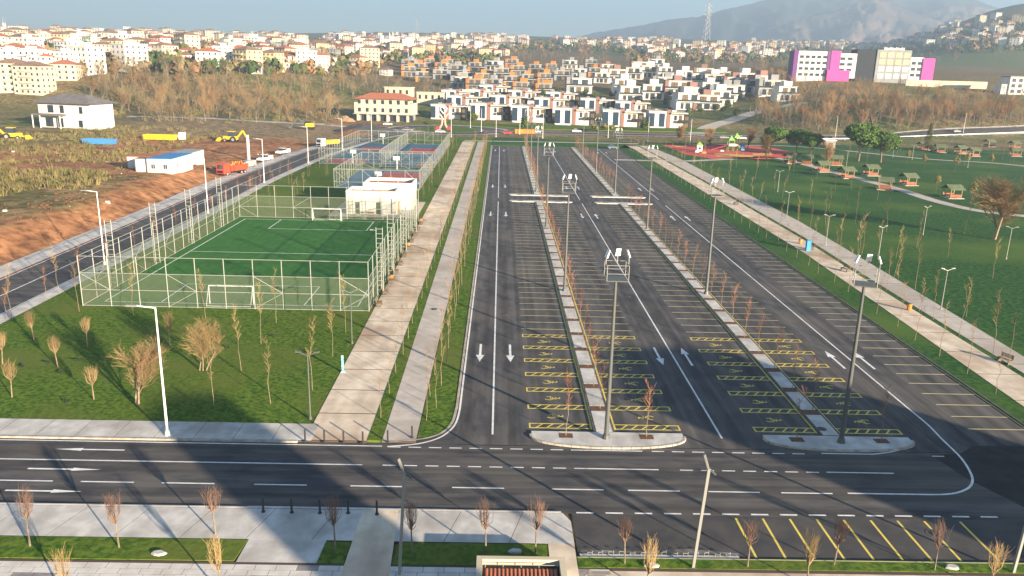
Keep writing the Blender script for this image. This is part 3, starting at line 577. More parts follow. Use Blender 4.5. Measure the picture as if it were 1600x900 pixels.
for i in range(22): y = 66 + 9.5 * i; KP.put('verge_sapling', 'thin sapling between the two right hand footpaths, %s from the front' % nth(i), 'tree', (float(np.interp(y, [60, 103, 138, 212, 300], [51.75, 53.1, 54.6, 55.3, 54.6])), y, .08), 'saplings between the right footpaths', random.uniform(.9, 1.2), i < 8)
park = [(1210, 295), (1276, 279), (1264, 319), (1295, 327), (1246, 354), (1266, 365), (1289, 385), (1312, 390), (1340, 402), (1347, 395), (1371, 404), (1400, 402), (1385, 362), (1432, 387), (1481, 402), (1506, 366), (1371, 312), (1330, 296), (1336, 350), (1340, 405), (1396, 436), (1430, 452), (1402, 465), (1458, 500), (1510, 495), (1552, 553), (1551, 435), (1160, 300), (1185, 320), (1222, 310), (1180, 280), (1140, 280), (1120, 300), (1230, 285), (1305, 300), (1150, 262), (1100, 262), (1198, 262), (1240, 268), (1065, 262), (1085, 275), (1320, 340), (1290, 350)]
for i, p in enumerate(sorted(park, key=lambda q: -q[1])):
    P = g(*p, .07); KG.put('park_sapling', 'young bare tree on the right park lawn, %s counted back from the near corner' % nth(i), 'tree', P, 'young trees on the park lawn', random.uniform(.75, 1.15), P.y < 150, random.uniform(-.06, .1))
fp_ = [(1060 + random.uniform(0, 540), random.uniform(228, 262)) for _ in range(46)]
for i, p in enumerate(sorted(fp_)):
    P = g(*p, .07); KG.put('park_sapling', 'small bare tree at the far side of the park, %s from the playground end' % nth(i), 'tree', P, 'small trees at the far side of the park', random.uniform(.7, 1.2), False)
yl = [leafy(300 + i, 1.1, 2.0, 420, .12, 5, ['leaf_yellow', 'twig_gold'], 4.0) for i in range(3)]
for i, p in enumerate(((1462, 302), (1444, 264), (1492, 269), (1417, 255), (1510, 261), (1517, 317), (1548, 262))):
    P = g(*p, .07); o = thing('yellow_leaved_tree', 'young tree with yellowing leaves on the park lawn, %s from the left' % nth(sorted((1462, 1444, 1492, 1417, 1510, 1517, 1548)).index(p[0])), 'tree', P, random.uniform(0, 6), 'yellow leaved park trees')
    link('trunk', KG.ms[i % 5][0], o); link('crown', yl[i % 3], o); o.scale = (.9, .9, .9)
lawn_w = [(18.8, 500), (93, 459), (124, 487), (208.5, 493), (321.4, 499), (377, 579), (334.5, 638), (431.8, 504), (407.8, 537), (540.6, 520), (520, 556.8), (423, 631), (488, 609.6)]
for i, p in enumerate(sorted(lawn_w)): KG.put('lawn_sapling', 'slender pale sapling on the near lawn before the pitch, %s from the left' % nth(i), 'tree', g(*p, .08), 'slender saplings on the near lawn', .95)
lawn_l = [(52.9, 531.6), (136, 541.7), (90.4, 573), (4, 569), (18.8, 620.6), (146.7, 624), (265.7, 540)]
for i, p in enumerate(sorted(lawn_l)): KL2.put('round_headed_tree', 'small pruned round headed tree on the left lawn, %s from the left' % nth(i), 'tree', g(*p, .08), 'pruned trees on the left lawn', 1.0)
far_l = [(-53 + random.uniform(0, 12), 155 + random.uniform(0, 80)) for _ in range(24)] + [(-16.6 + random.uniform(-.7, .7), 150 + 7 * k) for k in range(22)] + [(-40 + random.uniform(0, 24), 308 + random.uniform(0, 22)) for _ in range(14)]
for i, p in enumerate(sorted(far_l, key=lambda q: q[1])): KP.put('lawn_sapling', 'thin sapling on the lawn around the sports courts, %s counting back from the pitch' % nth(i), 'tree', (*p, .08), 'saplings around the sports courts', random.uniform(.8, 1.1), False)
for i in range(16): KR.put('kerbside_sapling', 'thin red twigged sapling beside the left road, %s from the front' % nth(i), 'tree', (-53.6 - .2 * random.random(), 84 + 8 * i, .1), 'saplings beside the left road', .85, i < 6)
low = [(47, 853), (186, 855), (337, 835), (524, 862), (644, 865), (759, 865), (836, 867), (976, 880), (1168, 885), (1303, 882), (1460, 890)]
for i, p in enumerate(low): KL.put('round_headed_tree', 'pruned bare tree with purple twigs by the near pavement, %s from the left' % nth(i), 'tree', g(*p, .16), 'pruned trees along the near pavement', 1.0 if i < 7 else .9)
for i, p in enumerate(((100, 935), (343, 925), (1010, 925), (1262, 915), (1550, 925))): KY.put('pale_barked_tree', 'pale sunlit bare tree at the bottom edge, %s from the left' % nth(i), 'tree', g(*p, .12), 'pale trees at the bottom edge', 1.02)
bt = bare(5, 5.6, 4, 4, .8, .085, ['bark_pale', 'twig_tan'], 2, .22, 1500); tag(link('bushy_bare_tree', bt, None, g(210.8, 631, .08)), 'bushy bare tree with dense pale twigs on the left lawn', 'tree')
bt = bare(6, 5.2, 4, 4, .85, .06, ['bark_pale', 'twig_gold'], 3, .2, 900); tag(link('multi_stemmed_tree', bt, None, g(312, 578.7, .08)), 'spreading multi stemmed bare tree on the lawn below the pitch', 'tree')
bt = bare(12, 13.0, 5, 4, .9, .24, ['bark_pale', 'twig_tan'], 1, .14, 4000, .26); tag(link('large_bare_tree', bt, None, g(1553, 374, .07)), 'large spreading bare tree at the right edge of the park', 'tree').scale = (1.15, 1.15, .92)
for i, p in enumerate(((1197, 250), (1110, 232), (1062, 226), (1168, 232), (1290, 262))):
    if i == 0: bm_ = bare(31, 11, 4, 5, .7, .2, ['bark_dark', 'twig_tan'], 1, .25, 3000)
    tag(link('bare_tree', bm_, None, g(*p, .07), i * 1.3), 'round bare brown tree by the playground, %s from the left' % nth([2, 1, 0, 3, 4][i] if i != 0 else 3) if i not in (0, 3) else ('round tan bare tree at the right end of the red playground' if i == 0 else 'round bare brown tree behind the playground slide'), 'tree', 'bare trees by the playground').scale = (.8 if i else .85,) * 3
# evergreen pines
pine = [leafy(400 + i, 5.4, 3.6, 5200, .3, 15, ['leaf_pine', 'leaf_dark'], 7.2) for i in range(3)]
ptm = MB(); ptm.tube((0, 0, 0), (.2, .1, 3.5), .32, .24, 7); 
for a in range(5): ptm.tube((.2, .1, 3.3), (.2 + 2.4 * math.cos(a * 1.26), .1 + 2.4 * math.sin(a * 1.26), 6.4), .16, .08, 5)
ptm = ptm.mesh('trunk', 'bark')
for i, (px_, py_, s_, lb) in enumerate(((1341, 252, 1.2, 'tall dark stone pine with a domed crown behind the picnic shelters'), (1376, 254, 1.0, 'yellowish stone pine right of the tall domed pine'), (1266, 246, .82, 'low dark stone pine behind the picnic path'), (1243, 240, .85, 'dark round pine left of the low pine by the playground'), (1203, 240, .95, 'round green pine at the right end of the playground'))):
    o = thing('stone_pine', lb, 'tree', g(px_, py_, .07), i * 1.7, 'stone pines in the park'); link('trunk', ptm, o); link('crown', pine[i % 3], o); o.scale = (s_,) * 3
co = MB(); rs = random.Random(4)
for k in range(1500):
    h = rs.uniform(1, 11); r_ = (11.5 - h) * .3 * rs.uniform(.3, 1); a = rs.uniform(0, 6.28); p = Vector((r_ * math.cos(a), r_ * math.sin(a), h)); u = Vector((math.cos(a), math.sin(a), -.3)) * .4; v = Vector((-math.sin(a), math.cos(a), 0)) * .12; co.quad(p - u - v, p + u - v, p + u + v, p - u + v)
o = thing('conifer', 'thin pointed olive conifer beside the far right road', 'tree', g(1449, 236, .07)); co.build('crown', 'leaf_olive', o); MB().tube((0, 0, 0), (0, 0, 11), .16, .03).build('trunk', 'bark_dark', o)
# ------------------------------------------------------------------ fences round the pitch and courts
def cage(label, x0, x1, y0, y1, H, nx_, ny_, braces, mesh_h, wire, name='sports_fence', pr=.055):
    o = thing(name, label, 'fence', (x0, y0, .1)); W, D = x1 - x0, y1 - y0
    pm = MB().tube((0, 0, 0), (0, 0, H), pr, pr, 6).mesh('post', 'galv')
    P = [(W * i / nx_, 0) for i in range(nx_ + 1)] + [(W * i / nx_, D) for i in range(nx_ + 1)] + [(0, D * i / ny_) for i in range(1, ny_)] + [(W, D * i / ny_) for i in range(1, ny_)]
    for p in P: link('post', pm, o, (*p, 0))
    C4 = [((0, 0), (W, 0)), ((W, 0), (W, D)), ((W, D), (0, D)), ((0, D), (0, 0))]
    for a, b in C4:
        for z in (.08, H / 3, mesh_h, H - .04): MB().tube((*a, z), (*b, z), pr * .75, pr * .75, 5).build('rail', 'galv', o)
        mb = MB(); mb.quad((*a, .05), (*b, .05), (*b, mesh_h), (*a, mesh_h)); mb.build('wire_mesh', wire, o)
        n_ = nx_ if a[1] == b[1] else ny_
        for k in braces:
            if k >= n_: continue
            t0, t1 = k / n_, (k + 1) / n_; A = Vector((*a, 0)); B = Vector((*b, 0))
            for za, zb in ((.1, H / 3), (mesh_h, H / 3)): MB().tube(A.lerp(B, t0) + Vector((0, 0, za)), A.lerp(B, t1) + Vector((0, 0, zb)), pr * .6, pr * .6, 5).build('brace', 'galv', o)
    return o
cage('tall galvanised steel fence with green mesh around the football pitch', -48.2, -14.95, 89.6, 147.4, 6, 10, 17, (0, 3, 6, 9, 12, 15), 4, 'wire')
cage('galvanised wire fence around the basketball court behind the white building', -38.4, -18.6, 185.8, 224.2, 4.6, 6, 12, (0, 2, 5, 8), 4.4, 'wire_dark')
cage('galvanised wire fence around the far left sports court', -52.2, -34.3, 232.8, 300.2, 4.6, 5, 18, (0, 2, 4, 8), 4.4, 'wire_dark')
cage('galvanised wire fence around the far right sports court', -34.2, -18.6, 228.8, 300.3, 4.6, 5, 18, (0, 2, 4, 8), 4.4, 'wire_dark')
def ladder_mast():
    o = thing('floodlight_ladder_mast', 'x', 'floodlight', (0, 0, .1), 0, 'ladder masts around the football pitch')
    for y in (-.4, .4): MB().tube((y, 0, 0), (y, 0, 8.6), .06, .05, 6).build('upright', 'galv', o)
    rm = MB().tube((-.4, 0, 0), (.4, 0, 0), .035, .035, 5).mesh('rung', 'galv')
    for k in range(14): link('rung', rm, o, (0, 0, .6 + .6 * k))
    MB().bar((.3, 0, 8.2), (1.0, 0, 8.3), .05).build('arm', 'galv', o); MB().box(.75, 1.15, -.15, .15, 8.25, 8.35, 0, .03).build('lamp_head', 'pole_grey', o); return o
lmst = ladder_mast(); lmst.location = (-48.45, 98, .1); lmst['label'] = 'ladder floodlight mast by the left pitch fence, first from the front'
for i, y in enumerate((111, 124, 138)): dup(lmst, (-48.45, y, .1), 0, 'ladder floodlight mast by the left pitch fence, %s from the front' % nth(i + 1))
for i, y in enumerate((97, 107, 122, 137)): dup(lmst, (-14.7, y, .1), math.pi, 'ladder floodlight mast by the right pitch fence, %s from the front' % nth(i))
for y, rz, lb in ((91.6, 0, 'white football goal at the near end of the pitch'), (145.4, math.pi, 'white football goal at the far end of the pitch')):
    o = thing('football_goal', lb, 'goal', (-31.6, y, .1), rz)
    for s_ in (-1, 1): MB().tube((s_ * 2.6, 0, 0), (s_ * 2.6, 0, 2.2), .07).build('goal_post', 'white_metal', o); MB().tube((s_ * 2.6, 0, 2.2), (s_ * 2.6, -1.2, 0), .03).build('stay', 'white_metal', o)
    MB().tube((-2.6, 0, 2.2), (2.6, 0, 2.2), .07).build('crossbar', 'white_metal', o); MB().tube((-2.6, -1.2, .04), (2.6, -1.2, .04), .03).build('ground_bar', 'white_metal', o)
    mb = MB(); mb.quad((-2.6, 0, 2.2), (2.6, 0, 2.2), (2.6, -1.2, .05), (-2.6, -1.2, .05)); mb.build('net', 'wire_dark', o)
for i, (x, y, rz) in enumerate(((-28.5, 188, 0), (-28.5, 222.5, math.pi), (-43, 236, 0), (-43, 297, math.pi))):
    o = thing('basketball_hoop', 'white basketball hoop at the %s end of the %s court' % (('near', 'far')[i % 2], ('fenced blue', 'far left')[i // 2]), 'basketball hoop', (x, y, .1), rz, 'basketball hoops')
    MB().tube((0, -.6, 0), (0, -.6, 2.9), .09).build('post', 'white_metal', o); MB().bar((0, -.6, 2.85), (0, .6, 3.2), .1).build('arm', 'white_metal', o); MB().box(-.9, .9, .58, .64, 2.75, 3.8).build('backboard', 'white_wall', o)
    mb = MB()
    for k in range(12): a, b = k * .5236, (k + 1) * .5236; mb.tube((.23 * math.cos(a), .9 + .23 * math.sin(a), 3.05), (.23 * math.cos(b), .9 + .23 * math.sin(b), 3.05), .02, .02, 4)
    mb.build('hoop', 'orange', o)
# ------------------------------------------------------------------ lamps and masts
def flood_mast():
    o = thing('floodlight_mast', 'x', 'lamp mast', (0, 0, .14), 0, 'tall floodlight masts in the car park')
    mb = MB(); mb.tube((0, 0, 0), (0, 0, 13), .2, .11, 10); mb.build('pole', 'pole_dark', o); MB().tube((0, 0, 0), (0, 0, .35), .32, .26, 10).build('base', 'pole_dark', o)
    p = MB().box(-.8, .8, -.8, .8, 12.95, 13.03).build('platform', 'pole_dark', o)
    for a in ((-.8, -.8), (.8, -.8), (.8, .8), (-.8, .8)): MB().tube((*a, 13), (*a, 14.2), .03, .03, 5).build('railing_post', 'pole_grey', o)
    for z in (13.55, 14.18):
        for a, b in (((-.8, -.8), (.8, -.8)), ((.8, -.8), (.8, .8)), ((.8, .8), (-.8, .8)), ((-.8, .8), (-.8, -.8))): MB().tube((*a, z), (*b, z), .025, .025, 5).build('railing', 'pole_grey', o)
    for a, yw in (((-.85, -.3), 1.9), ((.1, .5), .2), ((.9, .1), -1.4)):
        l = MB(); l.bar((0, 0, 14.1), (0, 0, 14.8), .06); l.build('lamp_stem', 'pole_grey', o, (*a, 0))
        h = MB(); c_, s_ = math.cos(yw), math.sin(yw); k = len(h.v); h.box(-.2, .2, -.05, .05, -.05, .55, 0, .02); hd = h.build('floodlight', 'lamp_glow', o, (*a, 14.7), yw); hd.rotation_euler.x = .35
    return o
fm = flood_mast(); first = True
for xm, sd_ in ((8.85, 'left'), (27.5, 'right')):
    for i, y in enumerate((57.2, 100.3, 144.4, 187.8, 227, 266)):
        lb = 'tall grey floodlight mast with caged platform in the %s median, %s from the front road' % (sd_, nth(i))
        if first: fm.location = (xm, y, .14); fm['label'] = lb; first = False
        else: dup(fm, (xm, y, .14), random.uniform(-.4, .4), lb)
def tlamp(name, H, arm, m, cat, v=.25, r=.06):
    o = thing(name, 'x', cat); MB().tube((0, 0, 0), (0, 0, H), r, r * .7, 8).build('pole', m, o); MB().tube((0, 0, 0), (0, 0, .25), r * 2, r * 2, 8).build('base', m, o)
    for s_ in (-1, 1): MB().bar((0, 0, H - .1), (s_ * arm, 0, H + v), .09, .07).build('lamp_arm', m, o); MB().box(min(s_ * arm * .55, s_ * arm), max(s_ * arm * .55, s_ * arm), -.12, .12, H + v * .55, H + v * .55 + .1).build('lamp_head', m, o)
    return o
tl = tlamp('park_lamp', 5.2, .95, 'pole_grey', 'lamp'); fst = True
for i, p in enumerate(((1229, 340), (1290, 384), (1372, 405), (1442, 367), (1470, 484), (1572, 405), (1215, 300), (1322, 262), (1395, 246), (1425, 250), (1512, 262))):
    lb = 'double armed park lamp on the right lawn, %s from the left' % nth(sorted((1229, 1290, 1372, 1442, 1470, 1572, 1215, 1322, 1395, 1425, 1512)).index(p[0]))
    if fst: tl.location = g(*p, .07); tl['label'] = lb; tl['group'] = 'park lamps'; fst = False
    else: dup(tl, g(*p, .07), random.uniform(-.5, .5), lb)
dl = tlamp('path_lamp', 5.6, .95, 'pole_dark', 'lamp', .3, .07); dl.location = g(485, 655, .08); dl['label'] = 'dark double armed lamp at the lawn corner beside the tan path'
dup(dl, g(550, 537, .08), .3, 'dark double armed lamp on the lawn in front of the pitch corner')
sl = thing('street_lamp', 'x', 'street lamp', (0, 0, 0), 0, 'white street lamps'); MB().tube((0, 0, 0), (0, 0, 10.3), .1, .055, 8).build('pole', 'white_metal', sl); MB().tube((0, 0, 0), (0, 0, .4), .2, .16, 8).build('base', 'white_metal', sl)
MB().bar((0, 0, 10.25), (-1.5, 0, 10.4), .08).build('arm', 'white_metal', sl); MB().box(-2.1, -1.3, -.13, .13, 10.33, 10.45).build('lamp_head', 'pole_grey', sl)
sl.location = g(262, 680, .12); sl['label'] = 'tall white street lamp on the pavement before the left lawn'
for i, (y, x) in enumerate(((109, -54.9), (150, -55), (192, -56.4), (233, -55.4), (272, -53), (306, -48.5))): dup(sl, (x, y, .14), 0, 'white street lamp on the kerb of the left road, %s from the front' % nth(i))
for i, p in enumerate(((705, 215), (735, 200), (752, 206), (775, 214), (812, 210), (848, 216), (950, 215), (1012, 222), (1078, 226), (1305, 216), (1505, 208))): dup(sl, gt(*p), random.uniform(-2, 2), 'pale street lamp by the far roundabout road, %s from the left' % nth(i))
nl = thing('pavement_lamp', 'grey lamp post with crooked arm in the near grass strip beside the parking bays', 'lamp', g(1083, 886, .16)); MB().bar((0, 0, 0), (.35, 0, 6.4), .16).build('pole', 'pole_grey', nl); MB().bar((.35, 0, 6.3), (.05, .1, 7.2), .15, .1).build('lamp_arm', 'pole_grey', nl); MB().bar((.35, 0, 6.4), (.75, -.1, 6.05), .12, .08).build('lamp_head', 'pole_dark', nl)
dup(nl, (-5.2, 39.4, .12), .2, 'grey lamp post standing near the tan path in the foreground'); dup(nl, g(1583, 894, .16), .1, 'leaning pale lamp post at the bottom right corner')
# bollards, benches, bins, sign, boulders, bicycle stands
bo = thing('bollard', 'x', 'bollard', (0, 0, 0), 0, 'bollards at the path ends'); MB().tube((0, 0, 0), (0, 0, .95), .07, .07, 10).build('post', 'bollard_black', bo); MB().tube((0, 0, 0), (0, 0, .08), .13, .12, 10).build('base_plate', 'bollard_black', bo); MB().tube((0, 0, .95), (0, 0, 1.0), .075, .05, 10).build('cap', 'bollard_black', bo)
fst = True
for nm, L in (('far', ((477, 690), (507, 691), (537, 692), (567, 693), (606, 691), (644, 684))), ('near', ((411.5, 800), (456, 801), (500, 802), (544, 802), (589, 804)))):
    for i, p in enumerate(L):
        lb = 'dark steel bollard on the %s side of the front road, %s from the left' % (nm, nth(i)); P = g(*p, .12)
        if fst: bo.location = P; bo['label'] = lb; fst = False
        else: dup(bo, P, 0, lb)
be = thing('bench', 'x', 'bench', (0, 0, .11), 0, 'benches along the footpaths')
for k in range(4): MB().box(-.75, .75, -.25 + .13 * k, -.15 + .13 * k, .43, .47).build('seat_slat', 'wood', be)
for k in range(3): MB().box(-.75, .75, .3, .34, .58 + .14 * k, .68 + .14 * k).build('back_slat', 'wood', be)
for s_ in (-1, 1): MB().box(s_ * .6 - .05, s_ * .6 + .05, -.25, .3, 0, .43).build('leg', 'kerb_dark', be); MB().box(s_ * .6 - .04, s_ * .6 + .04, .26, .3, .43, 1).build('back_post', 'kerb_dark', be)
ri = thing('litter_bin', 'x', 'bin', (0, 0, .11), 0, 'orange litter bins'); MB().tube((0, 0, .1), (0, 0, .85), .26, .3, 10).build('bin_body', 'orange', ri); MB().tube((0, 0, .85), (0, 0, .95), .32, .22, 10).build('lid', 'kerb_dark', ri); MB().tube((0, 0, 0), (0, 0, .1), .2, .2, 8).build('foot', 'kerb_dark', ri)
for i in range(11):
    y = 92 + 5.2 * i; lb = 'wooden bench on the tan path beside the pitch fence, %s from the front' % nth(i)
    if i == 0: be.location = (-14.05, y, .11); be.rotation_euler.z = math.pi / 2; be['label'] = lb
    else: dup(be, (-14.05, y, .11), math.pi / 2, lb)
for i, p in enumerate(((1320, 424), (1569, 567), (1265, 390), (1150, 320))): P = g(*p, .08); dup(be, P, -math.pi / 2 + .3, 'dark wooden bench beside the right hand paths, %s from the right' % nth((1, 0, 2, 3)[i]))
for i, (x, y) in enumerate(((-14.2, 103.5), (-14.2, 124), (-14.2, 145))):
    lb = 'orange litter bin beside the pitch fence, %s from the front' % nth(i)
    if i == 0: ri.location = (x, y, .11); ri['label'] = lb
    else: dup(ri, (x, y, .11), 0, lb)
for i, p in enumerate(((1420, 485), (1250, 381))): dup(ri, g(*p, .08), 0, 'orange litter bin in the strip between the right paths, %s one' % ('nearer', 'farther')[i])
o = thing('blue_post_box', 'blue upright kiosk box between the right hand footpaths', 'kiosk', g(1262, 392, .08)); MB().box(-.35, .35, -.3, .3, 0, 1.7).build('case', 'play_blue', o); MB().box(-.4, .4, -.35, .35, 1.7, 1.8).build('cap', 'play_blue', o)
o = thing('info_sign', 'narrow pale cyan sign standing at the edge of the tan path', 'sign', g(535.7, 582, .08)); MB().box(-.1, .1, -.06, .06, 0, 1.7).build('panel', 'cyan', o); MB().box(-.18, .18, -.12, .12, 0, .08).build('base', 'white_metal', o)
for i, (p, lb) in enumerate((((1018, 884), 'flat white boulder beside the pale tree in the near grass strip'), ((1488, 887), 'oval white boulder in the near grass strip on the right'), ((248, 865), 'small pale stone slab in the near left planting bed'), ((805, 862), 'pale stone block in the bed behind the sunken stair wall'))):
    mb = MB(); rs = random.Random(i); n_ = 9
    P0 = [(.45 * math.cos(k * 6.28 / n_) * rs.uniform(.8, 1.1), .26 * math.sin(k * 6.28 / n_) * rs.uniform(.8, 1.1)) for k in range(n_)]; mb.prism(P0, 0, .07); mb.prism([(a * .8, b * .8) for a, b in P0], .06, .12)
    tag(mb.build('boulder', 'boulder', None, g(*p, .16)), lb, 'rock')
def hoop():
    o = thing('bicycle_stand', 'x', 'bicycle stand', (0, 0, .06), 0, 'bicycle stands along the near kerb')
    for x in (-.14, .14): MB().tube((x, 0, 0), (x, 0, .2 if x < 0 else .3), .014, .016, 6).build('upright', 'galv', o)
    MB().tube((-.14, 0, .19), (.14, 0, .19), .014, .014, 6).build('crossbar', 'galv', o); return o
hp = hoop()
for i in range(14):
    lb = 'small white bicycle stand on the near kerb, %s from the left' % nth(i); P = (5.9 + i * .64, 41.62 + (i * 5 % 4) * .05, .06)
    if i == 0: hp.location = P; hp['label'] = lb
    else: dup(hp, P, random.uniform(-.4, .4), lb)
struct('bicycle_stand_kerb', MB().box(5.3, 14.9, 41.38, 41.78, 0, .06), 'concrete')
# sunken stair / roof well at the bottom edge
z0 = 1.15; A = g(745, 868, z0); Bq = g(883, 873, z0); o = thing('stair_enclosure', 'pale concrete parapet around a red ribbed roof at the bottom edge', 'wall', (A.x, A.y, .1)); Wd = Bq.x - A.x
for a in ((0, Wd, -.32, 0), (0, .34, -6, -.32), (Wd - .34, Wd, -6, -.32)): MB().box(a[0], a[1], a[2], a[3], 0, z0 - .1).build('parapet', 'cream_wall', o)
MB().box(.34, Wd - .34, -6, -.33, -.04, z0 - .5).build('floor', 'black', o)  # black colour puts the dark shade inside the well into its floor
for k in range(18): MB().tube((.6 + k * (Wd - 1.2) / 17, -.9, z0 - .38), (.6 + k * (Wd - 1.2) / 17, -6, z0 - .42), .1, .1, 6).build('roof_rib', 'roof_red', o)
for k in range(5): MB().tube((.5 + k * (Wd - 1) / 4, -.7, z0 - .5), (.5 + k * (Wd - 1) / 4, -.7, z0 - .2), .025).build('railing_post', 'pole_grey', o)
MB().tube((.4, -.7, z0 - .2), (Wd - .4, -.7, z0 - .2), .025).build('railing', 'pole_grey', o)
# ------------------------------------------------------------------ buildings
def unit_window(fm_, gm):
    mb = MB(); mb.box(-.5, .5, -.04, .04, 0, 1, 1)
    for a in ((-.5, -.43, 0, 1), (.43, .5, 0, 1), (-.43, .43, 0, .06), (-.43, .43, .94, 1), (-.03, .03, .06, .94)): mb.box(a[0], a[1], -.08, .05, a[2], a[3], 0)
    return mb.mesh('window', [fm_, gm])
WU = {'w': unit_window('white_wall', 'glass'), 'd': unit_window('black', 'glass'), 'y': unit_window('black', 'warm_glass'), 'b': unit_window('white_wall', 'blue_panel')}
def win(o, x, y, z, w_, h, k='w', rz=0, name='window'):
    q_ = link(name, WU[k], o, (x, y, z), rz); q_.scale = (w_, 1, h); return q_
def wall(o, x0, x1, y0, y1, z0, z1, m, name='wall'): return MB().box(x0, x1, y0, y1, z0, z1).build(name, m, o)
def hip(o, x0, x1, y0, y1, z, h, m, ov=.6, name='roof'):
    mb = MB(); x0 -= ov; x1 += ov; y0 -= ov; y1 += ov; k = min((x1 - x0), (y1 - y0)) / 2
    if x1 - x0 > y1 - y0: a, b = (x0 + k, (y0 + y1) / 2), (x1 - k, (y0 + y1) / 2)
    else: a, b = ((x0 + x1) / 2, y0 + k), ((x0 + x1) / 2, y1 - k)
    c4 = [(x0, y0, z), (x1, y0, z), (x1, y1, z), (x0, y1, z)]; a = (*a, z + h); b = (*b, z + h)
    if x1 - x0 > y1 - y0: mb.poly([c4[0], c4[1], b, a]); mb.poly([c4[1], c4[2], b]); mb.poly([c4[2], c4[3], a, b]); mb.poly([c4[3], c4[0], a])
    else: mb.poly([c4[0], c4[1], a]); mb.poly([c4[1], c4[2], b, a]); mb.poly([c4[2], c4[3], b]); mb.poly([c4[3], c4[0], a, b])
    mb.poly(c4[::-1]); return mb.build(name, m, o)
# changing rooms between pitch and courts
o = thing('changing_room_building', 'white flat roofed building with raised parapets behind the football pitch', 'building', (-29.4, 152.8, .1))
struct('paved_apron', MB().box(-32.5, -15.6, 150.2, 169, .05, .115), 'path_grey')
for (x0, x1, y0, y1, h) in ((0, 9.6, 0, 5.8, 4.6), (2.4, 12.2, 5.85, 13.5, 5.4)):
    wall(o, x0, x1, y0, y1, 0, h - .7, 'white_wall'); MB().box(x0 + .3, x1 - .3, y0 + .3, y1 - .3, h - .7, h - .62).build('roof', 'roof_red', o)
    for a in ((x0 - .02, x1 + .02, y0 - .02, y0 + .3), (x0 - .02, x1 + .02, y1 - .3, y1 + .02), (x0 - .02, x0 + .3, y0 + .3, y1 - .3), (x1 - .3, x1 + .02, y0 + .3, y1 - .3)): MB().box(*a, h - .7, h).build('parapet', 'white_wall', o)
    for k in range(2): MB().tube((x0 + 2.5 + 4 * k, y0 + 3, h - .7), (x0 + 2.5 + 4 * k, y0 + 3, h + .2), .12).build('vent', 'galv', o)
for x in (2.2, 6.2): win(o, x, -.02, .1, .8, 2.3, 'd', 0, 'door')
MB().box(8.7, 8.85, -.12, -.03, .2, 3.2).build('downpipe', 'pole_dark', o)
MB().box(2.9, 5.4, -.5, -.05, .35, .45).build('wall_bench', 'wood_red', o); MB().box(9.65, 9.9, 2.5, 3.4, 0, 2.2).build('door', 'wood', o)
# white two storey house on the left
p = gt(104, 200); s = mpp(p); o = thing('white_house', 'white two storey house with dark hip roof beside the construction site', 'house', p, R(-14)); X = lambda v: (v - 104) * s
wall(o, X(62), X(146), 0, 12, -1, 33 * s, 'white_wall'); hip(o, X(60), X(148), -1, 13, 33 * s, 12 * s, 'roof_grey', 1.0); wall(o, X(58), X(106), -3, -.03, 16.5 * s, 18.5 * s, 'roof_grey', 'porch_roof')
for x in (60, 72, 104): MB().tube((X(x), -2.8, -1), (X(x), -2.8, 16.5 * s), .22).build('porch_post', 'white_wall', o)
for x, z, w_, h in ((82, 20, 9, 10), (100, 20, 6, 10), (130, 20, 5, 9), (78, 1, 12, 12), (96, 1, 8, 12), (128, 2, 6, 9)): win(o, X(x), -.03, z * s, w_ * s, h * s, 'd')
wall(o, X(146) + .03, X(152), 1, 9, -1, 16 * s, 'white_wall', 'porch_wall')
p = gt(185, 200); mb = MB()
# apartment building with the red roof by the roundabout
p = g(600, 190); s = mpp(p); o = thing('red_roofed_apartment_building', 'three storey cream building with red tiled roof beside the roundabout', 'building', (p.x, p.y, 0), R(-6)); X = lambda v: (v - 604) * s
wall(o, X(558), X(648), 0, 13, 11 * s, 28 * s, 'cream_wall'); wall(o, X(561), X(645), 1.2, 13, 0, 11 * s, 'grey_wall', 'ground_floor'); wall(o, X(556), X(650), -1, 13.2, 10.4 * s, 11.4 * s, 'grey_wall', 'slab'); mb = MB(); wall(o, X(565), X(641), .2, 12.8, 28 * s, 34 * s, 'cream_wall', 'attic_wall')
hip(o, X(560), X(647), 0, 13, 33.5 * s, 9 * s, 'roof_red', 1.2)
for k in range(7):
    for z in (14, 26): win(o, X(566 + k * 12.2), -.03 if z == 14 else .0, z * s, 4.4 * s, 6 * s, 'd')
for k in range(6): wall(o, X(562 + k * 15.5), X(565 + k * 15.5), -.6, 1.15, 0, 10.4 * s, 'cream_wall', 'pillar'); win(o, X(571 + k * 15), 1.15, .3, 6 * s, 8.5 * s, 'd', 0, 'shop_window')
# two cream blocks behind it
for i, (cx, by, x0, x1, h) in enumerate(((621, 153, 601, 641, 15), (672, 163, 651, 692, 17))):
    p = gt(cx, by); s = mpp(p); o = thing('cream_block', 'low cream concrete house behind the red roofed building, %s one' % ('left', 'right')[i], 'house', p, R(-8), 'cream houses behind the roundabout building'); wall(o, (x0 - cx) * s, (x1 - cx) * s, 0, 11, -1, h * s, 'cream_wall'); wall(o, (x0 - cx - 1) * s, (x1 - cx + 1) * s, -.4, 11.3, h * s, (h + 1.2) * s, 'cream_wall', 'roof')
    for k in range(4): win(o, (x0 - cx + 5 + k * 10) * s, -.03, (h - 9) * s, 3.5 * s, 6 * s, 'd')
